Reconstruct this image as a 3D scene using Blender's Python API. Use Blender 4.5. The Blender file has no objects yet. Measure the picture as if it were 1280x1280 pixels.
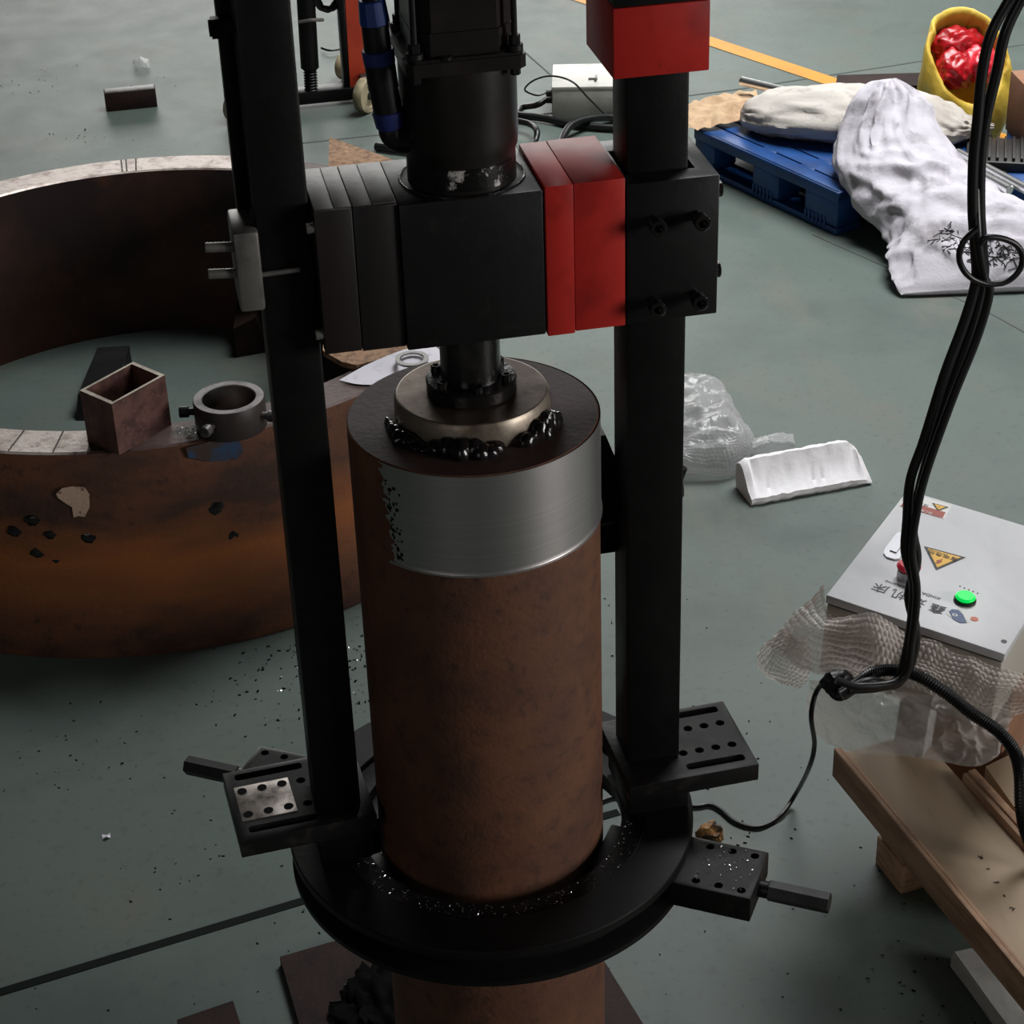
import bpy, bmesh, math, random
from mathutils import Vector, Matrix, noise
random.seed(7)
SC = bpy.context.scene
COL = SC.collection
PI = math.pi
V = Vector

# ------------------------------------------------------------------ camera
F_PX = 2548.87
CAM = V((-0.29958, -1.75261, 2.0))
cr = V((0.9781387, -0.20575616, -0.03015097)); cu = V((0.13151588, 0.49975566, 0.85612374)); cf = V((0.16108461, 0.8413731, -0.51589055))
cam = bpy.data.cameras.new('camera'); cam.lens = 36 * F_PX / 1280; cam.sensor_width = 36; cam.clip_start = 0.05
co = bpy.data.objects.new('camera', cam); COL.objects.link(co)
co.matrix_world = Matrix(((cr.x, cu.x, -cf.x, CAM.x), (cr.y, cu.y, -cf.y, CAM.y), (cr.z, cu.z, -cf.z, CAM.z), (0, 0, 0, 1)))
SC.camera = co

# ------------------------------------------------------------------ light
SC.view_settings.view_transform = 'Standard'; SC.view_settings.look = 'None'
SC.view_settings.exposure = 0.0; SC.view_settings.gamma = 1.0
SC.view_settings.use_curve_mapping = False
w = bpy.data.worlds.new('hall'); SC.world = w; w.use_nodes = True
w.node_tree.nodes['Background'].inputs[0].default_value = (0.92, 0.95, 1.0, 1)
w.node_tree.nodes['Background'].inputs[1].default_value = 0.5

def area(name, loc, target, sx, sy, power, col=(1, 1, 1), spread=180):
    l = bpy.data.lights.new(name, 'AREA'); l.shape = 'RECTANGLE'; l.size = sx; l.size_y = sy; l.energy = power; l.color = col; l.spread = math.radians(spread)
    o = bpy.data.objects.new(name, l); COL.objects.link(o); o.location = loc
    o.rotation_euler = (V(target) - V(loc)).to_track_quat('-Z', 'Y').to_euler()
    return o
area('hall_door_light', (1.5, 13.6, 2.4), (0.8, 3.0, 0.6), 7.0, 4.2, 430, (1.0, 0.99, 0.96))      # the open door at the far end of the hall
area('skylight', (2.6, 3.5, 4.9), (1.9, 2.9, 0), 2.4, 4.0, 150, (0.98, 0.99, 1.0), 84)              # roof light over the right bay
area('side_fill', (5.8, -2.9, 2.0), (0.1, 0.0, 1.3), 3.0, 2.0, 74, (1.0, 0.96, 0.94), 80)        # added from the right front to brighten the band and red blocks
area('near_fill', (-3.2, -4.4, 2.4), (0.0, 0.0, 1.2), 1.8, 1.5, 17, (1.0, 0.97, 0.95))             # added fill from the near left, no window known there

# ------------------------------------------------------------------ placing helpers (pixel of the photograph -> point on a real plane)
def ray(x, y): return cf * F_PX + cr * (x - 640) - cu * (y - 640)
def Zp(x, y, z=0.0):
    d = ray(x, y); return CAM + d * ((z - CAM.z) / d.z)
def Yp(x, y, yy=0.0):
    d = ray(x, y); return CAM + d * ((yy - CAM.y) / d.y)
def on_cyl(x, y, c, R):
    d = ray(x, y).normalized(); o = CAM - V((c[0], c[1], 0))
    a = d.x**2 + d.y**2; b = o.x*d.x + o.y*d.y; q = o.x**2 + o.y**2 - R*R
    return CAM + d * ((-b - math.sqrt(max(b*b - a*q, 0))) / a)

# ------------------------------------------------------------------ materials
def S(r, g, b):
    f = lambda v: (v/255/12.92) if v/255 <= .04045 else ((v/255+.055)/1.055)**2.4
    return (f(r), f(g), f(b), 1)
def mat(name, col, rough=0.5, metal=0.0, layers=(), bump=None, spec=0.5, coat=0.0, alpha=None, aniso=0.0, rvar=0.0):
    """layers: (scale, colour, lo, hi, detail, stretch xyz) blended over the base by noise"""
    m = bpy.data.materials.new(name); m.use_nodes = True; nt = m.node_tree; N = nt.nodes; L = nt.links
    b = N['Principled BSDF']; b.inputs['Base Color'].default_value = col; b.inputs['Roughness'].default_value = rough
    b.inputs['Metallic'].default_value = metal; b.inputs['Specular IOR Level'].default_value = spec
    b.inputs['Coat Weight'].default_value = coat; b.inputs['Anisotropic'].default_value = aniso
    tc = N.new('ShaderNodeTexCoord'); prev = None
    def nz(scale, det, st, rg=0.6):
        mp = N.new('ShaderNodeMapping'); mp.inputs['Scale'].default_value = st; L.new(tc.outputs['Object'], mp.inputs[0])
        n = N.new('ShaderNodeTexNoise'); n.inputs['Scale'].default_value = scale; n.inputs['Detail'].default_value = det; n.inputs['Roughness'].default_value = rg
        L.new(mp.outputs[0], n.inputs['Vector']); return n
    for lay in layers:
        sc, c2, lo, hi = lay[:4]; det = lay[4] if len(lay) > 4 else 6; st = lay[5] if len(lay) > 5 else (1, 1, 1)
        n = nz(sc, det, st); r = N.new('ShaderNodeMapRange'); r.inputs[1].default_value = lo; r.inputs[2].default_value = hi
        L.new(n.outputs['Fac'], r.inputs[0]); mx = N.new('ShaderNodeMix'); mx.data_type = 'RGBA'
        L.new(r.outputs[0], mx.inputs[0]); mx.inputs[7].default_value = c2
        if prev: L.new(prev, mx.inputs[6])
        else: mx.inputs[6].default_value = col
        prev = mx.outputs[2]
    if prev: L.new(prev, b.inputs['Base Color'])
    if rvar:
        n = nz(9, 5, (1, 1, 1)); r = N.new('ShaderNodeMapRange'); r.inputs[1].default_value = .3; r.inputs[2].default_value = .7
        r.inputs[3].default_value = max(rough - rvar, .03); r.inputs[4].default_value = min(rough + rvar, 1)
        L.new(n.outputs['Fac'], r.inputs[0]); L.new(r.outputs[0], b.inputs['Roughness'])
    if bump:
        n = nz(bump[0], 6, bump[2] if len(bump) > 2 else (1, 1, 1)); bp = N.new('ShaderNodeBump'); bp.inputs['Strength'].default_value = bump[1]; bp.inputs['Distance'].default_value = .004
        L.new(n.outputs['Fac'], bp.inputs['Height']); L.new(bp.outputs[0], b.inputs['Normal'])
    if alpha is not None: b.inputs['Alpha'].default_value = alpha
    m['b'] = 1
    return m
def film(name, tint, clear, rough, bubbles=0.0, bscale=90):
    m = bpy.data.materials.new(name); m.use_nodes = True; nt = m.node_tree; N = nt.nodes; L = nt.links
    b = N['Principled BSDF']; b.inputs['Base Color'].default_value = tint; b.inputs['Roughness'].default_value = rough; b.inputs['Specular IOR Level'].default_value = .8
    tr = N.new('ShaderNodeBsdfTransparent'); tr.inputs[0].default_value = (.93, .93, .92, 1)
    mx = N.new('ShaderNodeMixShader'); tc = N.new('ShaderNodeTexCoord')
    if bubbles:
        vo = N.new('ShaderNodeTexVoronoi'); vo.inputs['Scale'].default_value = bscale; vo.feature = 'F1'; vo.inputs['Randomness'].default_value = .25
        L.new(tc.outputs['Object'], vo.inputs['Vector']); bp = N.new('ShaderNodeBump'); bp.inputs['Strength'].default_value = bubbles; bp.inputs['Distance'].default_value = .004; bp.invert = True
        L.new(vo.outputs['Distance'], bp.inputs['Height']); L.new(bp.outputs[0], b.inputs['Normal'])
    lw = N.new('ShaderNodeLayerWeight'); lw.inputs[0].default_value = .45
    r = N.new('ShaderNodeMapRange'); r.inputs[3].default_value = 1 - clear; r.inputs[4].default_value = min(1, 1.25 - clear); L.new(lw.outputs['Facing'], r.inputs[0])
    L.new(r.outputs[0], mx.inputs[0]); L.new(tr.outputs[0], mx.inputs[1])
    tl = N.new('ShaderNodeBsdfTranslucent'); tl.inputs[0].default_value = tint; m2 = N.new('ShaderNodeMixShader'); m2.inputs[0].default_value = .4
    L.new(b.outputs[0], m2.inputs[1]); L.new(tl.outputs[0], m2.inputs[2]); L.new(m2.outputs[0], mx.inputs[2])
    L.new(mx.outputs[0], N['Material Output'].inputs[0])
    return m

M = {}
M['black'] = mat('black_paint', S(15, 15, 15), .42, layers=[(30, S(21, 20, 20), .45, .75)], bump=(140, .06), rvar=.06, spec=.2)
M['motorblk'] = mat('motor_casing', S(29, 26, 25), .34, layers=[(20, S(40, 35, 33), .5, .75)], bump=(120, .05), rvar=.06, spec=.4)
M['smear'] = mat('smeared_plate', S(16, 15, 15), .3, layers=[(55, S(190, 186, 182), .60, .66, 8)], bump=(90, .2))
M['blackblock'] = mat('black_oxide_steel', S(22, 22, 23), .42, layers=[(9, S(14, 14, 14), .45, .6), (45, S(34, 32, 31), .6, .8)], bump=(90, .06), rvar=.12, spec=.35)
M['oil'] = mat('oily_black', S(22, 21, 21), .2, layers=[(25, S(45, 40, 37), .55, .75)], bump=(60, .35), coat=.4)
M['rub'] = mat('black_rubber', S(20, 20, 21), .38)
M['plateblk'] = mat('worn_black_plate', S(24, 23, 23), .42, metal=.0, layers=[(40, S(48, 45, 43), .52, .75)], bump=(120, .08), spec=.18)
M['platebare'] = mat('worn_bright_plate', S(150, 142, 135), .38, metal=.75, layers=[(25, S(66, 58, 54), .5, .66)], bump=(120, .1))
M['brownblk'] = mat('brown_black_steel', S(32, 23, 22), .45, layers=[(18, S(22, 20, 20), .4, .6, 6, (1, 1, .15))], bump=(100, .05))
M['greytop'] = mat('grey_mottled_steel', S(88, 86, 84), .45, metal=.3, layers=[(20, S(55, 53, 52), .45, .62)], bump=(100, .08))
M['red'] = mat('red_paint', S(176, 40, 34), .46, layers=[(14, S(136, 30, 26), .5, .72), (60, S(95, 24, 22), .66, .8)], bump=(60, .04), rvar=.08, spec=.3)
M['reddark'] = mat('red_paint_worn', S(165, 30, 26), .45, layers=[(10, S(130, 25, 22), .45, .7)], bump=(60, .04))
M['steel'] = mat('bright_steel', S(205, 201, 200), .4, metal=1.0, layers=[(6, S(190, 186, 185), .4, .7, 5, (.15, .15, 60))], bump=(20, .05, (.15, .15, 60)))
M['chrome'] = mat('polished_rod', S(235, 235, 235), .3, metal=1.0)
M['disc'] = mat('turned_steel', S(150, 135, 122), .36, metal=.9, layers=[(8, S(80, 66, 58), .42, .62), (60, S(52, 42, 38), .6, .75)], bump=(80, .06))
M['discedge'] = mat('turned_edge', S(165, 155, 140), .42, metal=.7, layers=[(18, S(100, 86, 74), .45, .65)])
M['weld'] = mat('weld_slag', S(24, 22, 22), .16, layers=[(60, S(52, 46, 43), .55, .75)], bump=(50, .35))
M['rustpipe'] = mat('rusty_pipe', S(102, 64, 43), .72, layers=[(10, S(78, 48, 33), .4, .65, 8), (55, S(58, 38, 29), .52, .75, 8), (6, S(114, 72, 46), .55, .75, 4, (1, 1, .25))], bump=(160, .25))
M['rusttop'] = mat('rusty_pipe_end', S(60, 38, 36), .65, layers=[(30, S(45, 30, 29), .45, .65), (120, S(75, 50, 44), .62, .8)], bump=(150, .15))
M['rustbrown'] = mat('brown_rust_plate', S(50, 35, 32), .65, layers=[(16, S(38, 27, 26), .42, .62), (90, S(74, 50, 43), .6, .8)], bump=(130, .25), spec=.18)
M['tuberust'] = mat('rusty_box_tube', S(104, 70, 62), .6, layers=[(35, S(76, 48, 43), .42, .6), (120, S(140, 104, 92), .6, .78)], bump=(130, .3))
M['hallwall'] = mat('hall_wall', S(86, 88, 87), .8)
M['hallroof'] = mat('hall_roof', S(62, 64, 66), .8)
M['floorjoint'] = mat('joint_filler', S(26, 31, 29), .85, spec=.1)
M['thinjoint'] = mat('thin_joint', S(70, 74, 71), .8)
M['yellow'] = mat('yellow_floor_paint', S(206, 138, 30), .5, layers=[(12, S(180, 122, 38), .5, .75)])
M['blueplastic'] = mat('blue_plastic', S(22, 70, 130), .42, layers=[(9, S(17, 56, 108), .45, .65)])
M['bluenut'] = mat('blue_gland', S(38, 66, 135), .35)
M['bluedark'] = mat('blue_gland_dark', S(40, 52, 112), .4)
M['osb'] = mat('strand_board', S(140, 108, 80), .8, layers=[(70, S(104, 76, 54), .45, .6, 4), (40, S(165, 132, 100), .58, .7, 4)], bump=(90, .3))
M['kraft'] = mat('kraft_paper', S(186, 157, 124), .85, layers=[(20, S(158, 127, 96), .45, .65)], bump=(50, .5))
M['carton'] = mat('brown_carton', S(150, 108, 82), .85, layers=[(12, S(135, 95, 72), .45, .65)])
M['ply'] = mat('plywood_face', S(186, 164, 138), .7, layers=[(6, S(165, 142, 116), .42, .65, 5, (1, .15, 1)), (40, S(150, 126, 102), .6, .8, 6, (1, .2, 1))], bump=(60, .06))
M['plyedge'] = mat('plywood_edge', S(176, 142, 114), .75, layers=[(9, S(144, 112, 88), .42, .6, 6, (1, 1, 6)), (25, S(192, 160, 132), .6, .75, 6, (.3, .3, 2))], bump=(70, .2))
M['pinewood'] = mat('pine_block', S(190, 152, 122), .75, layers=[(30, S(160, 122, 96), .45, .62, 6, (1, 1, 5))], bump=(70, .2))
M['sack'] = mat('woven_sack', S(190, 184, 176), .75, layers=[(5, S(160, 150, 141), .48, .68, 6), (16, S(120, 112, 105), .54, .74, 8)], bump=(160, .3))
M['sackdirty'] = mat('white_sack', S(192, 188, 195), .7, layers=[(5, S(164, 158, 165), .48, .7, 6), (9, S(104, 100, 102), .54, .72, 8), (26, S(140, 136, 138), .64, .8, 8)], bump=(120, .3))
M['stain'] = mat('black_stain', S(26, 25, 26), .6)
M['foam'] = mat('white_foam', S(230, 228, 230), .8, layers=[(14, S(214, 211, 213), .5, .7)], bump=(70, .25))
M['greyfoam'] = mat('grey_foam', S(188, 188, 184), .8, layers=[(14, S(165, 164, 160), .45, .7)], bump=(70, .25))
M['yellowbag'] = mat('yellow_woven', S(216, 184, 66), .6, layers=[(12, S(190, 152, 46), .45, .65), (9, S(206, 200, 130), .58, .72)], bump=(45, .5))
M['redbag'] = mat('red_plastic_film', S(172, 12, 24), .34, layers=[(10, S(128, 8, 18), .45, .65)], bump=(12, .3))
M['pinkbag'] = mat('pink_plastic_film', S(206, 40, 56), .34, layers=[(16, S(232, 120, 124), .58, .7)], bump=(14, .4))
M['lid'] = mat('enclosure_paint', S(212, 212, 214), .42, layers=[(7, S(192, 192, 195), .45, .7, 8, (1, .5, 1)), (9, S(150, 150, 152), .62, .85, 10, (1, .3, 1))])
M['body'] = mat('enclosure_body_paint', S(188, 182, 170), .5)
M['jbox'] = mat('junction_box_paint', S(198, 196, 188), .5, layers=[(14, S(172, 170, 160), .5, .7)])
M['jboxside'] = mat('junction_box_side', S(168, 164, 146), .55, layers=[(30, S(110, 104, 90), .5, .68)])
M['green'] = bpy.data.materials.new('green_lamp'); M['green'].use_nodes = True
_b = M['green'].node_tree.nodes['Principled BSDF']; _b.inputs['Base Color'].default_value = S(10, 200, 80); _b.inputs['Roughness'].default_value = .3
_b.inputs['Emission Color'].default_value = S(0, 235, 95); _b.inputs['Emission Strength'].default_value = .62
M['redbutton'] = mat('red_button', S(205, 40, 62), .35)
M['signyellow'] = mat('sign_yellow', S(238, 182, 50), .45)
M['signblack'] = mat('sign_black', S(22, 20, 18), .5)
M['signwhite'] = mat('sign_white', S(228, 226, 222), .5)
M['signred'] = mat('sign_red_brown', S(160, 70, 48), .5)
M['ink'] = mat('grey_ink', S(44, 44, 50), .5)
M['logoblue'] = mat('logo_blue', S(50, 74, 120), .4)
M['logored'] = mat('logo_red', S(205, 104, 72), .4)
M['latch'] = mat('latch_metal', S(176, 176, 180), .4, metal=.6)
M['orange'] = mat('orange_paint', S(214, 74, 42), .5, layers=[(12, S(180, 56, 34), .5, .7)])
M['wheel'] = mat('dirty_wheel', S(172, 160, 130), .6, layers=[(20, S(110, 100, 80), .5, .65)])
M['greymetal'] = mat('grey_metal', S(120, 118, 114), .4, metal=.5, layers=[(30, S(90, 88, 85), .45, .65)])
M['paper'] = mat('white_paper', S(206, 203, 210), .8, layers=[(60, S(186, 182, 190), .55, .7)])
M['washer'] = mat('washer_steel', S(150, 148, 146), .35, metal=.8)
M['collar'] = mat('collar_steel', S(120, 116, 115), .4, metal=.55, layers=[(22, S(70, 66, 66), .45, .62)], bump=(90, .08))
M['collarside'] = mat('collar_side', S(46, 38, 37), .5, layers=[(20, S(58, 48, 45), .5, .7)])
M['collarbore'] = mat('collar_bore', S(165, 163, 160), .25, metal=1.0)
M['swarfdark'] = mat('dark_oily_swarf', S(11, 10, 11), .7, layers=[(160, S(24, 22, 22), .6, .75)], bump=(140, .3), spec=.04)
M['chip'] = mat('steel_chip', S(235, 235, 238), .2, metal=.9)
M['dirt'] = mat('dark_debris', S(16, 16, 16), .8, spec=.05)
M['amber'] = mat('amber_scrap', S(156, 112, 62), .55, layers=[(70, S(52, 36, 22), .47, .56)], bump=(90, .5))
M['patch'] = mat('tan_residue', S(204, 174, 152), .8, layers=[(60, S(96, 70, 56), .54, .66)], bump=(80, .3))
M['chalk'] = mat('blue_marking', S(24, 74, 112), .7, layers=[(22, S(62, 48, 44), .36, .58)])
M['darkmach'] = mat('dark_machine', S(30, 28, 27), .5, layers=[(20, S(44, 39, 35), .5, .7)], bump=(60, .2))
M['mark'] = mat('pen_mark', S(48, 40, 36), .7)
M['bubble'] = film('bubble_wrap', S(242, 231, 224), .42, .16)
M['bubble2'] = film('bubble_wrap_floor', S(200, 199, 200), .45, .22)
M['clear'] = film('clear_film', S(238, 230, 226), .52, .1)
M['scrapfilm'] = film('scrap_film', S(220, 225, 225), .6, .2)

def ringmat():
    """heavy rust: dark mill scale above and below a band of orange rust, streaks running down"""
    m = mat('rusty_ring_wall', S(104, 64, 42), .7, layers=[(5, S(66, 43, 33), .42, .6, 7, (1, 1, 2.2)), (60, S(48, 33, 28), .56, .75, 8), (30, S(102, 62, 40), .62, .78, 6, (1, 1, .12))], bump=(120, .25))
    nt = m.node_tree; N = nt.nodes; L = nt.links; b = N['Principled BSDF']; src = b.inputs['Base Color'].links[0].from_socket
    tc = N.new('ShaderNodeTexCoord'); sp = N.new('ShaderNodeSeparateXYZ'); L.new(tc.outputs['Object'], sp.inputs[0])
    mp = N.new('ShaderNodeMapping'); mp.inputs['Scale'].default_value = (1, 1, 3); L.new(tc.outputs['Object'], mp.inputs[0])
    n = N.new('ShaderNodeTexNoise'); n.inputs['Scale'].default_value = 5; n.inputs['Detail'].default_value = 7; L.new(mp.outputs[0], n.inputs['Vector'])
    ad = N.new('ShaderNodeMath'); ad.operation = 'MULTIPLY_ADD'; ad.inputs[1].default_value = .16; L.new(n.outputs['Fac'], ad.inputs[0]); L.new(sp.outputs['Z'], ad.inputs[2])
    cr = N.new('ShaderNodeValToRGB'); e = cr.color_ramp.elements; e[0].position = .13; e[0].color = (0, 0, 0, 1); e[1].position = .34; e[1].color = (0, 0, 0, 1)
    for p, v in ((.20, .55), (.265, 1.0)): q = e.new(p); q.color = (v, v, v, 1)
    L.new(ad.outputs[0], cr.inputs[0]); mx = N.new('ShaderNodeMix'); mx.data_type = 'RGBA'; L.new(cr.outputs[0], mx.inputs[0]); L.new(src, mx.inputs[6]); mx.inputs[7].default_value = S(156, 90, 42)
    L.new(mx.outputs[2], b.inputs['Base Color'])
    return m
M['ringwall'] = ringmat()
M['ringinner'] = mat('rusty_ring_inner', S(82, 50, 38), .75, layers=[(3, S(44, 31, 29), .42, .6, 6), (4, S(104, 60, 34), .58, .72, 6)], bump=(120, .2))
M['ringrim'] = mat('ring_rim_dark', S(76, 56, 51), .5, metal=.2, layers=[(12, S(50, 36, 33), .42, .65)], bump=(100, .2))
M['ringrimbright'] = mat('ring_rim_bright', S(190, 178, 170), .42, metal=.55, layers=[(30, S(140, 122, 114), .46, .66, 8), (90, S(96, 80, 76), .6, .75)], bump=(100, .2))

def floormat():
    m = mat('painted_concrete', S(84, 96, 90), .5, layers=[
        (.7, S(93, 103, 97), .4, .65, 5), (2.2, S(69, 80, 75), .48, .7, 8), (5, S(95, 96, 88), .55, .72, 9, (1, .6, 1)),
        (60, S(67, 75, 71), .56, .8, 6), (14, S(55, 60, 56), .66, .8, 9)], bump=(45, .015), rvar=.03, spec=.4)
    return m
M['floor'] = floormat()

# ------------------------------------------------------------------ mesh builder
class MB:
    def __init__(s): s.bm = bmesh.new(); s.mi = 0
    def _xf(s, vs, T):
        if T is not None: bmesh.ops.transform(s.bm, matrix=T, verts=vs)
    def face(s, vs):
        f = s.bm.faces.new(vs); f.material_index = s.mi; return f
    def box(s, c, d, rz=0.0, bev=0.0, R=None, seg=2):
        t = bmesh.new(); bmesh.ops.create_cube(t, size=1)
        bmesh.ops.scale(t, vec=d, verts=t.verts)
        if bev: bmesh.ops.bevel(t, geom=list(t.edges), offset=bev, segments=seg, profile=.5, affect='EDGES')
        T = Matrix.Translation(V(c)) @ (R if R is not None else Matrix.Rotation(rz, 4, 'Z'))
        s.merge(t, T); return s
    def merge(s, t, T=None):
        mp = {}
        for v in t.verts: mp[v] = s.bm.verts.new((T @ v.co) if T is not None else v.co)
        for f in t.faces:
            try: s.face([mp[v] for v in f.verts])
            except ValueError: pass
        t.free()
    def bx(s, x0, x1, y0, y1, z0, z1, bev=0.0): return s.box(((x0+x1)/2, (y0+y1)/2, (z0+z1)/2), (x1-x0, y1-y0, z1-z0), bev=bev)
    def cyl(s, p0, p1, r, r2=None, seg=24, bev=0.0):
        p0, p1 = V(p0), V(p1); L = (p1-p0).length; r2 = r if r2 is None else r2
        if bev: prof = [(r-bev, 0), (r, bev), (r2, L-bev), (r2-bev, L)]
        else: prof = [(r, 0), (r2, L)]
        q = (p1-p0).to_track_quat('Z', 'Y').to_matrix().to_4x4()
        return s.lathe([(0, 0)] + prof + [(0, L)], seg, T=Matrix.Translation(p0) @ q)
    def lathe(s, prof, seg=48, a0=0.0, a1=2*PI, T=None, closed=False):
        full = abs(a1-a0-2*PI) < 1e-6; n = seg if full else seg+1; rows = []
        for i in range(n):
            a = a0 + (a1-a0)*i/seg; row = []
            for j, (r, z) in enumerate(prof):
                if r < 1e-7 and full and i > 0: row.append(rows[0][j]); continue
                p = V((r*math.cos(a), r*math.sin(a), z)); row.append(s.bm.verts.new(T @ p if T is not None else p))
            rows.append(row)
        m = len(prof)
        for i in range(seg):
            a, b = rows[i], rows[(i+1) % n]
            for j in range(m if closed else m-1):
                k = (j+1) % m; vs = []
                for v in (a[j], b[j], b[k], a[k]):
                    if v not in vs: vs.append(v)
                if len(vs) > 2: s.face(vs)
        if closed and not full:
            s.face(list(reversed(rows[0]))); s.face(rows[-1])
        return s
    def tube(s, pts, r, seg=10, sub=6, caps=True, rib=0.0):
        P = spline(pts, sub); n = len(P); up = None; rows = []
        for i in range(n):
            t = (P[min(i+1, n-1)] - P[max(i-1, 0)]).normalized()
            if up is None: up = t.orthogonal().normalized()
            else: up = (up - t*up.dot(t)).normalized()
            sd = t.cross(up); rr = (r[0]+(r[1]-r[0])*i/(n-1)) if isinstance(r, tuple) else r
            if rib: rr *= 1 + rib*(1 if i % 2 else -1)
            rows.append([s.bm.verts.new(P[i] + (up*math.cos(a)+sd*math.sin(a))*rr) for a in [2*PI*k/seg for k in range(seg)]])
        for i in range(n-1):
            for k in range(seg): s.face([rows[i][k], rows[i][(k+1) % seg], rows[i+1][(k+1) % seg], rows[i+1][k]])
        if caps: s.face(list(reversed(rows[0]))); s.face(rows[-1])
        return s
    def prism(s, poly, z0, z1, T=None):
        a = [s.bm.verts.new(T @ V((x, y, z0)) if T is not None else (x, y, z0)) for x, y in poly]
        b = [s.bm.verts.new(T @ V((x, y, z1)) if T is not None else (x, y, z1)) for x, y in poly]
        n = len(poly); s.face(list(reversed(a))); s.face(b)
        for i in range(n): s.face([a[i], a[(i+1) % n], b[(i+1) % n], b[i]])
        return s
    def hull(s, lo, hi):
        """two matching point loops joined into a solid"""
        a = [s.bm.verts.new(p) for p in lo]; b = [s.bm.verts.new(p) for p in hi]; n = len(a)
        s.face(list(reversed(a))); s.face(b)
        for i in range(n): s.face([a[i], a[(i+1) % n], b[(i+1) % n], b[i]])
        return s
    def blob(s, c, rad, nz=.0, ns=8.0, sub=3, R=None, zmin=None):
        t = bmesh.new(); bmesh.ops.create_icosphere(t, subdivisions=sub, radius=1)
        c = V(c)
        for v in t.verts:
            d = v.co.copy(); k = 1 + nz*noise.noise(d*ns*.4 + c*7)
            p = V((d.x*rad[0]*k, d.y*rad[1]*k, d.z*rad[2]*k))
            v.co = (R @ p if R is not None else p) + c
            if zmin is not None and v.co.z < zmin: v.co.z = zmin
        s.merge(t); return s
    def grid(s, P, sub=6, th=0.0, fn=None, bub=None):
        """a sheet through a grid of control points"""
        rows = [spline(r, sub) for r in P]; cols = list(zip(*rows)); cols = [spline(list(c), sub) for c in cols]
        nU, nV = len(cols), len(cols[0]); vv = [[None]*nV for _ in range(nU)]
        for i in range(nU):
            for j in range(nV):
                p = cols[i][j].copy()
                if fn: p = fn(p, i/(nU-1), j/(nV-1))
                vv[i][j] = p
        if bub:                                  # bubbles: a hexagonal lattice of domes raised along the sheet's normal
            cell, hgt = bub; lu = [0.0]; mj = nV//2; mi_ = nU//2; lv = [0.0]
            for i in range(1, nU): lu.append(lu[-1] + (vv[i][mj]-vv[i-1][mj]).length)
            for j in range(1, nV): lv.append(lv[-1] + (vv[mi_][j]-vv[mi_][j-1]).length)
            nn = [[(vv[min(i+1, nU-1)][j]-vv[max(i-1, 0)][j]).cross(vv[i][min(j+1, nV-1)]-vv[i][max(j-1, 0)]).normalized() for j in range(nV)] for i in range(nU)]
            for i in range(nU):
                for j in range(nV):
                    y = lv[j]/(cell*.866); r0 = math.floor(y); best = 9
                    for r_ in (r0, r0+1):
                        x = lu[i]/cell - (.5 if r_ % 2 else 0); dx = x-round(x); best = min(best, dx*dx + ((y-r_)*.866)**2)
                    d_ = max(0, 1-best/.19)
                    n_ = nn[i][j]; n_ = n_ if n_.dot(CAM-vv[i][j]) > 0 else -n_
                    vv[i][j] = vv[i][j] + n_*hgt*math.sqrt(d_)
        vv = [[s.bm.verts.new(p) for p in r] for r in vv]
        for i in range(nU-1):
            for j in range(nV-1): s.face([vv[i][j], vv[i+1][j], vv[i+1][j+1], vv[i][j+1]])
        return s
    def loft(s, secs, seg=40, sub=6, fn=None, zmin=None, power=1.0):
        """secs: (centre, half-width vector, half-height vector)"""
        C = spline([a[0] for a in secs], sub); W = spline([a[1] for a in secs], sub); H = spline([a[2] for a in secs], sub); rows = []
        n = len(C)
        for i in range(n):
            row = []
            for k in range(seg):
                a = 2*PI*k/seg; ca, sa = math.cos(a), math.sin(a)
                ca = math.copysign(abs(ca)**power, ca); sa = math.copysign(abs(sa)**power, sa)
                p = C[i] + W[i]*ca + H[i]*sa
                if fn: p = fn(p, (W[i]*ca + H[i]*sa), i/(n-1), a)
                if zmin is not None and p.z < zmin: p.z = zmin + random.random()*.001
                row.append(s.bm.verts.new(p))
            rows.append(row)
        for i in range(n-1):
            for k in range(seg): s.face([rows[i][k], rows[i][(k+1) % seg], rows[i+1][(k+1) % seg], rows[i+1][k]])
        s.face(list(reversed(rows[0]))); s.face(rows[-1])
        return s
def spline(pts, sub):
    pts = [V(p) for p in pts]
    if len(pts) < 3:
        return [pts[0].lerp(pts[-1], i/sub) for i in range(sub+1)] if sub > 1 else pts
    out = []
    for i in range(len(pts)-1):
        p0 = pts[i-1] if i else pts[0]*2-pts[1]; p1, p2 = pts[i], pts[i+1]; p3 = pts[i+2] if i+2 < len(pts) else pts[-1]*2-pts[-2]
        for k in range(sub):
            t = k/sub; out.append(.5*((2*p1)+(p2-p0)*t+(2*p0-5*p1+4*p2-p3)*t*t+(3*p1-p0-3*p2+p3)*t**3))
    out.append(pts[-1]); return out

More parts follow.
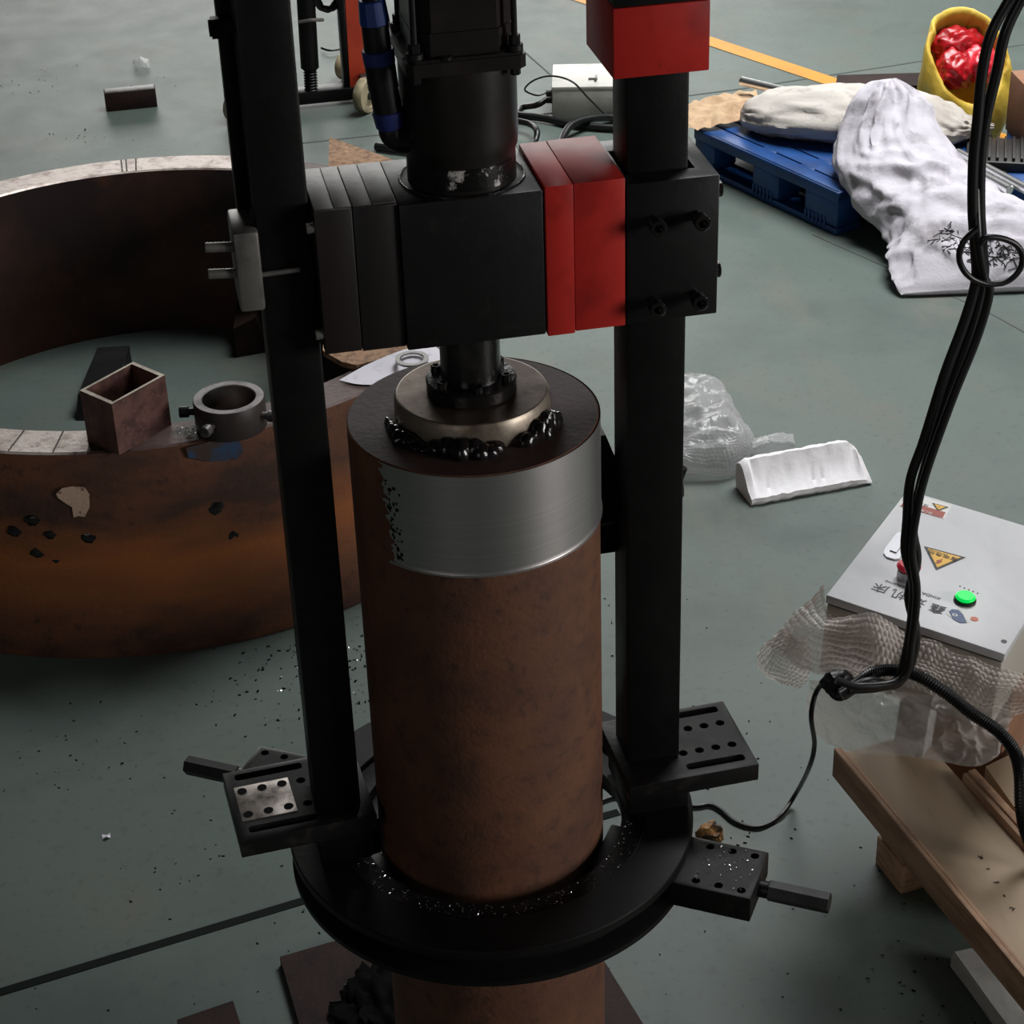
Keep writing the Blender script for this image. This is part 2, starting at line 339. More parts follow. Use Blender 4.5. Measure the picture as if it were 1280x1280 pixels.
ORG = {}
def obj(name, mb, m, parent=None, smooth=35, origin=None):
    me = bpy.data.meshes.new(name); bm = mb.bm
    bmesh.ops.recalc_face_normals(bm, faces=bm.faces)
    if parent is not None: org = ORG[parent.name]
    elif origin is not None: org = V(origin)
    else:
        xs = [v.co for v in bm.verts]; lo = [min(p[i] for p in xs) for i in range(3)]; hi = [max(p[i] for p in xs) for i in range(3)]
        org = V(((lo[0]+hi[0])/2, (lo[1]+hi[1])/2, lo[2]))
    bmesh.ops.translate(bm, vec=-org, verts=bm.verts)
    bm.to_mesh(me); bm.free()
    for x in (m if isinstance(m, (list, tuple)) else [m]): me.materials.append(M[x] if isinstance(x, str) else x)
    if smooth:
        for p in me.polygons: p.use_smooth = True
        me.set_sharp_from_angle(angle=math.radians(smooth))
    o = bpy.data.objects.new(name, me); COL.objects.link(o)
    if parent is not None: o.parent = parent
    else: o.location = org
    ORG[o.name] = org
    return o
def tag(o, label, cat=None, group=None, kind=None):
    o['label'] = label
    if cat: o['category'] = cat
    if group: o['group'] = group
    if kind: o['kind'] = kind
    return o
def thing(name, label, cat, loc, group=None):
    o = bpy.data.objects.new(name, None); COL.objects.link(o); o.location = loc; o.empty_display_size = .05; ORG[o.name] = V(loc)
    return tag(o, label, cat, group)
def cut(o, cutters):
    """boolean the joined cutter out of o"""
    c = obj('cutter', cutters, 'black', origin=(0, 0, 0), smooth=0)
    c.location = -ORG[o.name] if o.parent else V((0, 0, 0))
    c.location = V((0, 0, 0))
    md = o.modifiers.new('b', 'BOOLEAN'); md.object = c; md.operation = 'DIFFERENCE'; md.solver = 'EXACT'
    bpy.context.view_layer.update(); dg = bpy.context.evaluated_depsgraph_get()
    me = bpy.data.meshes.new_from_object(o.evaluated_get(dg)); o.modifiers.clear(); old = o.data; o.data = me
    bpy.data.meshes.remove(old); bpy.data.objects.remove(c)
    return o
def fbm(p, o=4):
    return noise.fractal(p, 1.0, 2.0, o)

# ================================================================== SETTING: floor
b = MB(); b.bx(-6.2, 6.2, -5.2, 14.2, -.12, 0)
floor = obj('floor', b, 'floor', origin=(0, 0, 0)); floor['kind'] = 'structure'; floor['label'] = 'grey green painted concrete workshop floor'
def shell(name, x0, x1, y0, y1, z0, z1, m):
    b = MB(); b.bx(x0, x1, y0, y1, z0, z1); o = obj(name, b, m, origin=((x0+x1)/2, (y0+y1)/2, z0), smooth=0); o['kind'] = 'structure'; return o
shell('unseen_wall_left', -6.2, -6, -5, 14, 0, 5.2, 'hallwall'); shell('unseen_wall_right', 6, 6.2, -5, 14, 0, 5.2, 'hallwall'); shell('unseen_wall_near', -6, 6, -5.2, -5, 0, 5.2, 'hallwall'); shell('unseen_wall_far', -6, 6, 14, 14.2, 0, 5.2, 'hallwall')  # unseen hall walls, added to shade the near-left floor
shell('unseen_ceiling', -6.2, 6.2, -5.2, 14.2, 5.2, 5.4, 'hallroof')  # unseen roof of the hall, added with the walls for shade
def strip(pts, wd, name, m, z=.0008, label=None):
    b = MB(); P = [V((p[0], p[1], 0)) for p in pts]
    for i in range(len(P)-1):
        d = (P[i+1]-P[i]).normalized(); n = V((-d.y, d.x, 0))*wd/2
        b.hull([P[i]-n-V((0, 0, .004)), P[i+1]-n-V((0, 0, .004)), P[i+1]+n-V((0, 0, .004)), P[i]+n-V((0, 0, .004))],
               [P[i]-n+V((0, 0, z)), P[i+1]-n+V((0, 0, z)), P[i+1]+n+V((0, 0, z)), P[i]+n+V((0, 0, z))])
    o = obj(name, b, m, floor, smooth=0)
    if label: o['label'] = label
    return o
strip([(-1.6, .246), (-.62, .432), (-.2, .515), (.3, .60)], .015, 'floor_joint', 'floorjoint', .0012, 'dark filled joint')
strip([(.0, 3.57), (.444, 3.575), (.8, 3.60), (1.431, 3.643), (1.967, 3.713), (3.5, 3.95)], .007, 'floor_joint', 'thinjoint')
strip([(1.30, 2.60), (1.533, 2.085), (1.568, 1.971), (1.8, 1.2)], .004, 'floor_joint', 'thinjoint')
strip([(.60, 6.5), (.914, 4.189), (.95, 3.911), (1.0, 3.62)], .005, 'floor_joint', 'thinjoint')
a0, a1 = V((1.488, 4.07, 0)), V((1.72, 3.612, 0)); d = (a1-a0)
strip([a0-d*2.2, a1+d*1.2], .062, 'yellow_line', 'yellow', .0015, 'yellow painted safety line')

# ================================================================== BIG RUSTY RING on the floor
RC = (-.315, 1.895); RO, RI, RZ = .665, .585, .385
ring = thing('rusty_ring', 'large rusty forged steel ring lying flat on the floor behind the machine', 'ring', (RC[0], RC[1], 0))
T = Matrix.Translation(V((RC[0], RC[1], 0)))
b = MB(); b.lathe([(.60, 0), (.697, 0), (.700, .006), (.692, .10), (.680, .16), (.676, .30), (RO, RZ-.002)], 128, T=T); obj('outer_wall', b, 'ringwall', ring)
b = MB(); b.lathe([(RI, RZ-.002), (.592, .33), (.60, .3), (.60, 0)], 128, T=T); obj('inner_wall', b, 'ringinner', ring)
# the rim: bright machined arcs and dark rusty arcs
def rim(a0, a1, m, nm): 
    b = MB(); b.lathe([(RO, RZ-.002), (RO-.004, RZ+.001), (RI+.004, RZ+.001), (RI, RZ-.002)], max(8, int((a1-a0)*22)), a0, a1, T=T); return obj(nm, b, m, ring)
ab = math.atan2(1.27-RC[1], -.425-RC[0])                  # where the near bright stretch ends
rim(ab, PI*.30, 'ringrim', 'rim')
tag(rim(PI*.30, PI*.86, 'ringrimbright', 'rim'), 'bare machined stretch of rim')
rim(PI*.86, PI*1.2, 'ringrim', 'rim')
tag(rim(PI*1.2, ab+2*PI, 'ringrimbright', 'rim'), 'bare machined stretch of rim with scribed lines')
for px in (20, 73):
    p = Zp(px, 552, RZ); a = math.atan2(p.y-RC[1], p.x-RC[0]); u = V((math.cos(a), math.sin(a), 0)); c = V((RC[0], RC[1], RZ+.0012))
    b = MB(); b.box(c+u*(RI+RO)/2, (RO-RI-.01, .0022, .0012), rz=a); obj('scribed_line', b, 'mark', ring)
for px in (152, 158, 170): 
    p = Zp(px, 206, RZ); a = math.atan2(p.y-RC[1], p.x-RC[0]); u = V((math.cos(a), math.sin(a), 0)); c = V((RC[0], RC[1], RZ+.0012))
    b = MB(); b.box(c+u*(RI+RO)/2, (RO-RI-.01, .003, .0012), rz=a); obj('scribed_line', b, 'mark', ring)
for (px, py, r) in [(110, 672, .012), (62, 668, .010), (40, 650, .012), (46, 692, .013), (18, 664, .012), (272, 634, .012), (292, 668, .010), (283, 778, .011), (326, 762, .007), (70, 700, .008)]:
    p = on_cyl(px, py, RC, .676); a = math.atan2(p.y-RC[1], p.x-RC[0])
    R = Matrix.Rotation(a, 3, 'Z'); b = MB(); b.blob(p, (.004, r*1.25, r), .5, 6, 2, R=R); obj('weld_spot', b, 'weld', ring)
# tan residue and blue marker patch, thin films curved on the wall
def wallpatch(pix, m, name, off, label):
    b = MB(); P = []
    for row in pix:
        P.append([on_cyl(x, y, RC, .678+off) for x, y in row])
    b.grid(P, 4); o = obj(name, b, m, ring); o['label'] = label
b = MB()
pts = [on_cyl(x, y, RC, .6785) for x, y in [(70, 617), (78, 610), (90, 608), (106, 609), (112, 618), (112, 634), (106, 646), (98, 645), (92, 647), (90, 634), (80, 628), (72, 622)]]
b.face([b.bm.verts.new(p) for p in pts]); o = obj('residue_patch', b, 'patch', ring); o['label'] = 'flaky tan residue stuck to the wall'
b = MB(); pts = [on_cyl(x, y, RC, .674) for x, y in [(232, 560), (262, 552), (300, 552), (304, 566), (294, 575), (262, 577), (236, 572)]]
b.face([b.bm.verts.new(p) for p in pts]); o = obj('blue_marking', b, 'chalk', ring); o['label'] = 'smeared blue paint marking'

# things inside / on the ring
b = MB(); b.hull([(-.478, 2.10, 0), (-.40, 2.08, 0), (-.35, 2.30, 0), (-.43, 2.32, 0)], [(-.468, 2.13, .045), (-.395, 2.12, .045), (-.352, 2.335, .045), (-.42, 2.345, .045)])
tag(obj('steel_plate', b, 'blackblock', smooth=0), 'dark steel plate offcut on the floor inside the rusty ring', 'steel offcut')
b = MB(); b.hull([(-.125, 2.305, 0), (-.05, 2.315, 0), (-.02, 2.50, 0), (-.09, 2.51, 0)], [(-.125, 2.315, .065), (-.075, 2.318, .085), (-.03, 2.50, .085), (-.095, 2.51, .065)])
tag(obj('steel_block', b, 'rustbrown', smooth=0), 'small rusty block on the floor inside the ring, beside the left column', 'steel offcut')

# rectangular tube offcut on the rim
A, Bc, Cc, D = V((-.427, 1.281, RZ)), V((-.378, 1.218, RZ)), V((-.288, 1.300, RZ)), V((-.337, 1.363, RZ))
def tub(base, h, lean, t=.006):
    cen = sum(base, V())/4; top = [p+V(lean)+V((0, 0, h)) for p in base]
    k = lambda L: [c+(sum(L, V())/4-c).normalized()*t*1.5 for c in L]
    return base, top, k(base), k(top)
base, top, ib, it = tub([A, Bc, Cc, D], .094, (0, 0, 0))
tb = thing('box_tube_offcut', 'rusty rectangular steel tube offcut standing on the near rim of the big ring', 'tube offcut', tuple(sum(base, V())/4))
b = MB(); n4 = 4; vb = [b.bm.verts.new(p+V((0, 0, .001))) for p in base]; vt = [b.bm.verts.new(p) for p in top]; vib = [b.bm.verts.new(p+V((0, 0, .001))) for p in ib]; vit = [b.bm.verts.new(p) for p in it]
for i in range(4):
    j = (i+1) % 4; b.face([vb[i], vb[j], vt[j], vt[i]]); b.face([vib[j], vib[i], vit[i], vit[j]]); b.face([vb[j], vb[i], vib[i], vib[j]])
obj('tube_wall', b, 'tuberust', tb, smooth=0)
b = MB(); vt = [b.bm.verts.new(p+V((0, 0, .0008))) for p in top]; vit = [b.bm.verts.new(p+V((0, 0, .0008))) for p in it]
for i in range(4): j = (i+1) % 4; b.face([vt[i], vt[j], vit[j], vit[i]])
o = obj('cut_edge', b, 'discedge', tb, smooth=0); o['label'] = 'paler sawn edge'

# collar with four radial bolts
cc = V((-.190, 1.272, RZ)); cl = thing('set_collar', 'dark steel collar with four radial bolts sitting on the near rim of the big ring', 'collar', tuple(cc))
T2 = Matrix.Translation(cc)
b = MB(); b.lathe([(.043, .001), (.058, .001), (.0595, .004), (.0595, .0515), (.058, .054)], 48, T=T2); obj('collar_body', b, 'collarside', cl)
b = MB(); b.lathe([(.058, .054), (.0455, .054), (.044, .0525)], 48, T=T2); o = obj('collar_face', b, 'collar', cl); o['label'] = 'bare grey top face'
b = MB(); b.lathe([(.044, .0525), (.0435, .001)], 48, T=T2); o = obj('bore', b, 'collarbore', cl); o['label'] = 'bright machined bore'
for k, (a, ln) in enumerate([(math.radians(170), .024), (math.radians(235), .024), (math.radians(48), .02), (math.radians(-32), .03)]):
    u = V((math.cos(a), math.sin(a), 0)); b = MB(); zc = V((0, 0, .030))
    b.cyl(cc+zc+u*.058, cc+zc+u*(.06+ln*.5), .006, seg=12); b.cyl(cc+zc+u*(.06+ln*.35), cc+zc+u*(.06+ln), .0095, seg=16, bev=.001)
    obj('radial_bolt', b, 'collar' if k in (1, 3) else 'black', cl)
# strand board on the right part of the rim, paper and washer on it
b = MB(); zb = RZ+.003
P0 = [Zp(412, 176, zb), Zp(480, 200, zb), Zp(640, 262, zb), Zp(560, 420, zb), Zp(505, 447, zb), Zp(446, 462, zb), Zp(428, 458, zb), Zp(404, 444, zb)]
b.hull([p-V((0, 0, .0015)) for p in P0], [p+V((0, 0, .009)) for p in P0])
tag(obj('strand_board', b, 'osb', smooth=0), 'brown strand board scrap lying across the ring behind the crosshead', 'board')
b = MB()
P0 = [Zp(400, 516, RZ+.002), Zp(404, 478, RZ+.002), Zp(440, 462, RZ+.002), Zp(560, 440, RZ+.002), Zp(560, 520, RZ+.002)]
b.hull(P0, [p+V((0, 0, .0015)) for p in P0]) 
b.bm.free()
pz = RZ+.004
row1 = [Zp(424, 475, pz), Zp(460, 455, pz+.006), Zp(505, 437, pz+.014), Zp(540, 430, pz+.013)]
row2 = [Zp(445, 480, pz), Zp(478, 464, pz+.004), Zp(520, 452, pz+.012), Zp(560, 444, pz+.013)]
row3 = [Zp(466, 481, pz), Zp(500, 470, pz+.003), Zp(540, 462, pz+.008), Zp(580, 455, pz+.013)]
b = MB(); b.grid([row1, row2, row3], 4)
tag(obj('paper_sheet', b, 'paper'), 'curled white paper sheet lying on the ring rim behind the pipe', 'paper')
c = Zp(515, 450, pz+.018); b = MB(); b.lathe([(.021, 0), (.029, 0), (.029, .004), (.021, .004)], 40, closed=True, T=Matrix.Translation(c))
tag(obj('washer', b, 'washer'), 'flat grey steel washer ring lying on the white paper', 'washer')

# ================================================================== PIPE on a base plate
bp = MB(); lo = [V((-.24, .392, 0)), V((-.18, -.33, 0)), V((.29, -.28, 0)), V((.165, .462, 0))]
bp.hull(lo, [p+V((0, 0, .016)) for p in lo])
tag(obj('base_plate', bp, 'rustbrown', smooth=0), 'brown rusty steel plate on the floor under the standing pipe', 'plate')
lo = [Zp(222, 1280, 0), Zp(292, 1256, 0), Zp(306, 1300, 0), Zp(240, 1330, 0)]
bp = MB(); bp.hull(lo, [p+V((0, 0, .008)) for p in lo]); tag(obj('steel_offcut', bp, 'rustbrown', smooth=0), 'small reddish steel offcut on the floor left of the base plate', 'steel offcut')

PR = .125; ZT = 1.045
pipe = thing('steel_pipe', 'thick rusty upright steel pipe with a shiny machined band, clamped in the black machine', 'pipe', (0, 0, .016))
b = MB(); b.lathe([(PR, .016), (PR, .5), (PR, ZT-.0015), (PR-.0015, ZT)], 128); obj('pipe_wall', b, 'rustpipe', pipe)
b = MB(); b.lathe([(PR-.0015, ZT), (.06, ZT), (0, ZT)], 128); o = obj('pipe_end', b, 'rusttop', pipe); o['label'] = 'dark brown end face'
# machined band: ragged left border
zb0 = .9345
def band():
    b = MB(); aL = math.atan2(on_cyl(487, 640, (0, 0), PR).y, on_cyl(487, 640, (0, 0), PR).x); aR = aL + math.radians(235); nA, nZ = 150, 40; vv = []
    for i in range(nA+1):
        row = []
        for j in range(nZ+1):
            t = j/nZ; z = zb0 + (ZT-.0005-zb0)*t
            e = .10*(t-.35)*-1 + .06*noise.noise(V((0, 0, z*160))) + .05*noise.noise(V((3, 0, z*420)))
            a = aL + e*max(0, 1-i/12) + (aR-aL)*i/nA
            r = PR + .0012 if 0 < j else PR + .0022
            row.append(b.bm.verts.new((r*math.cos(a), r*math.sin(a), z)))
        vv.append(row)
    for i in range(nA):
        for j in range(nZ): b.face([vv[i][j], vv[i+1][j], vv[i+1][j+1], vv[i][j+1]])
    o = obj('machined_band', b, 'steel', pipe); o['label'] = 'bright freshly machined band round the top'
    b = MB()
    b.lathe([(PR, zb0-.0016), (PR+.0024, zb0-.001), (PR+.0024, zb0+.0006), (PR+.001, zb0+.0012)], 120, aL-.02, aR); o = obj('band_lip', b, 'steel', pipe)
    # pits along the ragged border
    b = MB()
    for k in range(46):
        z = zb0 + .005 + random.random()*.1; t = (z-zb0)/(ZT-zb0); a = aL - .10*(t-.35) + .02 + abs(random.gauss(0, .05))
        p = V(((PR+.0012)*math.cos(a), (PR+.0012)*math.sin(a), z)); b.blob(p, (.0006, .0012+random.random()*.0016, .0008+random.random()*.002), .4, 8, 1, R=Matrix.Rotation(a, 3, 'Z'))
    o = obj('pitting', b, 'dirt', pipe); o['kind'] = 'stuff'
band()
b = MB(); b.lathe([(.0765, ZT), (.077, ZT+.002), (.077, ZT+.022), (.0745, ZT+.0265), (.073, ZT+.027)], 96)
wd = obj('welded_disc', b, 'discedge', pipe); wd['label'] = 'pale turned steel disc welded to the pipe end'
b = MB(); b.lathe([(.073, ZT+.027), (.045, ZT+.0272), (.0, ZT+.0272)], 96); obj('disc_face', b, 'disc', wd)
for (a0, a1, hh, ww) in [(-128, -84, .011, .010), (-60, -24, .013, .009), (-176, -136, .007, .008), (20, 60, .008, .007)]:
    b = MB(); n = 9
    for k in range(n):
        u_ = k/(n-1); a = math.radians(a0 + (a1-a0)*u_ + random.uniform(-2, 2)); r = .0815 + random.uniform(-.0015, .004); e_ = .65 + .5*math.sin(PI*u_)
        b.blob((r*math.cos(a), r*math.sin(a), ZT+.002), (ww*e_*random.uniform(.7, 1.2), .011, hh*e_*random.uniform(.7, 1.25)), .22, 4, 3, R=Matrix.Rotation(a, 3, 'Z'), zmin=ZT)
    o = obj('weld_bead', b, 'weld', pipe); o['label'] = 'lumpy black weld bead'

# ================================================================== THE MACHINE
mc = thing('flange_facing_machine', 'black and red portable boring machine clamped around the upright pipe', 'machine', (0, 0, .492))
ZR = .541
b = MB(); b.lathe([(.160, .520), (.172, .520), (.172, ZR-.0012), (.1732, ZR), (.2238, ZR), (.225, ZR-.0012), (.225, ZR-.010), (.206, ZR-.014), (.205, ZR-.034), (.222, ZR-.040), (.2245, ZR-.0415), (.2245, ZR-.048), (.2225, ZR-.049), (.160, ZR-.049)], 160, closed=True)
rg = obj('clamp_ring', b, 'black', mc)
b = MB(); b.lathe([(.146, .522), (.1725, .522), (.1725, .5345), (.1455, .5345)], 128, closed=True); o = obj('ring_step', b, 'plateblk', rg)
# jaws: blocks outside, blocks inside, screw rods
for a, bare in ((math.radians(-32), 0), (math.radians(148), 1)):
    R = Matrix.Rotation(a, 4, 'Z'); b = MB()
    b.merge(MB().bx(.2, .308, -.040, .040, .499, .531, bev=.0015).bm, R)
    j = obj('clamp_jaw', b, 'plateblk', mc)
    ct = MB()
    for xx in (.245, .270, .295):
        for yy in (-.029, .029): ct.cyl(R @ V((xx, yy, .524)), R @ V((xx, yy, .535)), .0048, seg=16)
    # socket holes are cut into the block
    for v in ct.bm.verts: v.co -= ORG[j.name]
    tmp = ct; 
    c = bpy.data.meshes.new('c'); tmp.bm.to_mesh(c); tmp.bm.free(); cobj = bpy.data.objects.new('c', c); COL.objects.link(cobj); cobj.location = ORG[j.name]
    md = j.modifiers.new('b', 'BOOLEAN'); md.object = cobj; md.solver = 'EXACT'; bpy.context.view_layer.update()
    me = bpy.data.meshes.new_from_object(j.evaluated_get(bpy.context.evaluated_depsgraph_get())); j.modifiers.clear(); j.data = me; bpy.data.objects.remove(cobj)
    b = MB(); b.cyl(R @ V((.308, 0, .513)), R @ V((.318, 0, .513)), .0095, seg=20); b.cyl(R @ V((.318, 0, .513)), R @ V((.385, 0, .513)), .0115, seg=6, bev=.001)
    obj('jaw_screw', b, 'greymetal' if False else 'blackblock', j)
    b = MB(); b.merge(MB().bx(.1262, .160, -.045, .045, .470, .520, bev=.002).bm, R); obj('inner_jaw', b, 'black', j)
for a in (math.radians(58), math.radians(200)):
    R = Matrix.Rotation(a, 4, 'Z'); b = MB(); b.merge(MB().bx(.1262, .165, -.03, .03, .480, .522, bev=.002).bm, R); obj('inner_jaw', b, 'black', mc)

# columns on slide plates
def plate(x0, x1, y0, y1, z0, z1, rz, holes_x, m, bare=None):
    cx, cy = (x0+x1)/2, (y0+y1)/2; R = Matrix.Translation(V((cx, cy, 0))) @ Matrix.Rotation(rz, 4, 'Z') @ Matrix.Translation(V((-cx, -cy, 0)))
    b = MB(); b.merge(MB().bx(x0, x1, y0, y1, z0, z1, bev=.0012).bm, R)
    o = obj('slide_plate', b, m, mc)
    ct = MB()
    for xx in holes_x:
        for yy in (cy-.019, cy+.022): ct.cyl(R @ V((xx, yy, z1-.008)), R @ V((xx, yy, z1+.004)), .0052, seg=16)
    lo, hi = min(holes_x), max(holes_x)
    for yy in (y0+.017, y1-.013): ct.merge(MB().bx(lo-.004, hi+.006, yy-.0055, yy+.0055, z1-.008, z1+.006, bev=.0035).bm, R)
    for v in ct.bm.verts: v.co -= ORG[o.name]
    c = bpy.data.meshes.new('c'); ct.bm.to_mesh(c); ct.bm.free(); cobj = bpy.data.objects.new('c', c); COL.objects.link(cobj); cobj.location = ORG[o.name]
    md = o.modifiers.new('b', 'BOOLEAN'); md.object = cobj; md.solver = 'EXACT'; bpy.context.view_layer.update()
    me = bpy.data.meshes.new_from_object(o.evaluated_get(bpy.context.evaluated_depsgraph_get())); o.modifiers.clear(); o.data = me; bpy.data.objects.remove(cobj)
    return o
pr = plate(.140, .288, -.066, .056, .578, .600, math.radians(2), (.214, .233, .252, .271), 'plateblk')
pl = plate(-.284, -.136, -.052, .070, .578, .600, math.radians(4), (-.268, -.246, -.224, -.203), 'plateblk')
cxl, cyl_ = -.21, .009; Rl = Matrix.Translation(V((cxl, cyl_, 0))) @ Matrix.Rotation(math.radians(4), 4, 'Z') @ Matrix.Translation(V((-cxl, -cyl_, 0)))
b = MB(); b.merge(MB().bx(-.276, -.216, -.020, .040, .5998, .6006, bev=.0002).bm, Rl); o = obj('worn_face', b, 'platebare', pl); o['label'] = 'bare rubbed metal patch'
ct = None
for xx in (-.268, -.246, -.224):
    for yy in (.009-.019, .009+.022):
        b = MB(); b.cyl(Rl @ V((xx, yy, .5995)), Rl @ V((xx, yy, .6012)), .0052, seg=16); obj('socket_hole', b, 'dirt', pl)
for x0, x1, nm in ((-.196, -.140, 'l'), (.146, .216, 'r')):
    b = MB(); b.bx(x0, x1, -.045, .045, ZR, .579, bev=.002); obj('carriage', b, 'black', mc)
def column(x0, x1, y0, y1, z1):
    b = MB(); b.bx(x0, x1, y0, y1, .5995, z1, bev=.003); c = obj('column', b, 'black', mc)
    return c
cL = column(-.1955, -.1465, -.030, .026, 1.62)
cR = column(.150, .2095, -.028, .026, 1.62)
b = MB(); b.bx(-.208, -.1953, .016, .040, 1.255, 1.62, bev=.002); b.bx(-.206, -.150, .026, .040, 1.255, 1.62, bev=.002); o = obj('guide_rail', b, 'black', cL)
b = MB(); b.cyl((-.2165, .005, 1.453), (-.1955, .005, 1.453), .0075, seg=16); b.cyl((-.2145, .005, 1.453), (-.205, .005, 1.453), .010, seg=6); obj('rail_bolt', b, 'black', cL)
# clamp on the left column
b = MB(); b.bx(-.2175, -.1945, -.040, .022, 1.200, 1.278, bev=.003); k = obj('column_clamp', b, 'greymetal', mc); k['label'] = 'grey clamp block on the left column'
for zz in (1.262, 1.236): b = MB(); b.tube([(-.2425, -.03, zz+.002), (-.217, -.03, zz)], .0046, 12, 14, rib=.05); obj('clamp_stud', b, 'greymetal', k)
b = MB(); b.cyl((-.195, -.0345, 1.2335), (-.160, -.0345, 1.2345), .0025, seg=10); obj('clamp_pin', b, 'greymetal', k)
# bracket behind right column
b = MB(); b.prism([(.128, .985-.1), (.128, .985), (.142, .985), (.160, .935), (.160, .885)], -.085, -.028, T=Matrix(((1, 0, 0, 0), (0, 0, -1, 0), (0, 1, 0, 0), (0, 0, 0, 1))))
b.bx(.150, .216, .028, .085, .885, .935, bev=.002)
kb = obj('rear_bracket', b, 'blackblock', mc)
b = MB(); b.bx(.206, .2135, -.012, .026, .905, .955, bev=.002); b.cyl((.2130, .006, .925), (.2165, .006, .925), .012, seg=18); b.cyl((.2095, .006, .925), (.2175, .006, .948), .006, seg=12); obj('bracket_nut', b, 'black', kb)
b = MB(); b.bx(.132, .152, .026, .080, .842, .878, bev=.002); obj('lower_block', b, 'rustbrown', kb)
b = MB(); b.bx(.132, .160, .026, .075, .877, .8815, bev=.001); obj('shim', b, 'greymetal', kb)

# crosshead: side blocks, bearing block, red blocks, sleeve block
YF, YB = -.055, .058; z0, z1 = 1.148, 1.2955
cx = MB(); cx.bx(-.068, .0645, YF, YB, z0+.001, z1-.001, bev=.0018); hb = obj('bearing_block', cx, 'blackblock', mc)
b = MB(); b.bx(-.1445, -.110, YF+.004, YB-.004, z0+.005, z1, bev=.0015); obj('side_block', b, ['brownblk'], mc)
b = MB(); b.bx(-.1095, -.0685, YF+.004, YB-.004, z0+.004, z1, bev=.0015); obj('side_block', b, ['brownblk'], mc)
for x0, x1 in ((-.144, -.1265), (-.1255, -.110), (-.109, -.092), (-.091, -.0695)):
    b = MB(); b.bx(x0, x1, YF+.006, YB-.006, z1-.0005, z1+.0012, bev=.0006); o = obj('top_strip', b, 'greytop', mc); o['label'] = 'grey strip on top'  # grey caps, lighter than the side blocks below
for zz in (1.278, 1.172): b = MB(); b.cyl((-.152, -.045, zz), (-.1435, -.045, zz), .005, seg=14, bev=.0006); obj('side_bolt', b, 'greymetal', mc)
b = MB(); b.bx(.066, .0925, YF-.001, YB, z0-.001, z1+.002, bev=.001); obj('thin_red_block', b, 'red', mc)
b = MB(); b.bx(.093, .1415, YF, YB+.001, z0+.0005, z1+.002, bev=.001); obj('thick_red_block', b, 'red', mc)
# sleeve block round the right column, open at the top
b = MB(); b.bx(.1435, .2325, YF+.002, .062, 1.1485, 1.290, bev=.0015); sb = obj('sleeve_block', b, 'blackblock', mc)
c = MB(); c.bx(.1475, .2150, -.0305, .0330, 1.14, 1.30)
for v in c.bm.verts: v.co -= ORG[sb.name]
me = bpy.data.meshes.new('c'); c.bm.to_mesh(me); c.bm.free(); co2 = bpy.data.objects.new('c', me); COL.objects.link(co2); co2.location = ORG[sb.name]
md = sb.modifiers.new('b', 'BOOLEAN'); md.object = co2; md.solver = 'EXACT'; bpy.context.view_layer.update()
me = bpy.data.meshes.new_from_object(sb.evaluated_get(bpy.context.evaluated_depsgraph_get())); sb.modifiers.clear(); sb.data = me; bpy.data.objects.remove(co2)
def socket_bolt(p, d, r, h, parent, shank=0):
    d = V(d).normalized(); p = V(p); q = d.to_track_quat('Z', 'Y').to_matrix().to_4x4(); T = Matrix.Translation(p) @ q; b = MB()
    b.lathe([(r*.62, -.001), (r*.62, shank), (r, shank), (r, shank+h-.0008), (r-.0008, shank+h), (r*.55, shank+h), (r*.5, shank+h*.35), (0, shank+h*.35)], 20, T=T)
    return obj('socket_bolt', b, 'oil', parent)
for x, z in ((.1685, 1.2525), (.2105, 1.2525), (.1685, 1.1700), (.2100, 1.1715)): socket_bolt((x, YF+.002, z), (0, -1, 0), .0078, .010, sb, .012)
for y, z in ((-.02, 1.262), (-.02, 1.179)): socket_bolt((.2325, y, z), (1, 0, 0), .0078, .008, sb, .004)
# upper red sleeve with a black cap
b = MB(); b.bx(.1315, .2200, -.053, .050, 1.3905, 1.4545, bev=.0012); obj('red_sleeve', b, 'red', mc)
b = MB(); b.bx(.1325, .2190, -.052, .049, 1.4545, 1.475, bev=.0015); obj('sleeve_cap', b, 'blackblock', mc)

# spindle under the block, flange and bolts on the disc
zf = ZT+.0272
b = MB(); b.lathe([(0, zf), (.043, zf), (.0445, zf+.0015), (.0445, zf+.013), (.043, zf+.0145), (.0295, zf+.0155), (.0295, 1.150), (0, 1.150)], 64); sp = obj('spindle', b, 'oil', mc)
for k in range(6):
    a = math.radians(30+60*k); socket_bolt((.0365*math.cos(a), .0365*math.sin(a), zf+.0145), (0, 0, 1), .0052, .007, sp)
# motor
mt = MB(); zt = z1-.001
mt.lathe([(0, zt), (.0505, zt), (.0505, zt+.030), (.0525, zt+.033), (.0535, zt+.045), (.0535, 1.409), (.0515, 1.4105), (0, 1.4105)], 72); mo = obj('motor', mt, 'motorblk', mc); mo['label'] = 'black servo motor with gearbox'
b = MB(); b.lathe([(.0507, zt+.004), (.0513, zt+.0045), (.0513, zt+.024), (.0507, zt+.0245)], 40, math.radians(-130), math.radians(-35)); o = obj('smeared_plate', b, 'smear', mo)
b = MB(); b.lathe([(.0565, zt+.0005), (.0572, zt+.0018), (.0585, zt+.0018), (.0592, zt+.0005)], 72); obj('retaining_ring', b, 'oil', mc)
ch = lambda h, c: [(-h, -h+c), (-h+c, -h), (h-c, -h), (h, -h+c), (h, h-c), (h-c, h), (-h+c, h), (-h, h-c)]
b = MB(); b.prism(ch(.0535, .006), 1.4095, 1.4215); b.prism(ch(.0515, .006), 1.4215, 1.424); obj('motor_flange', b, 'motorblk', mo)
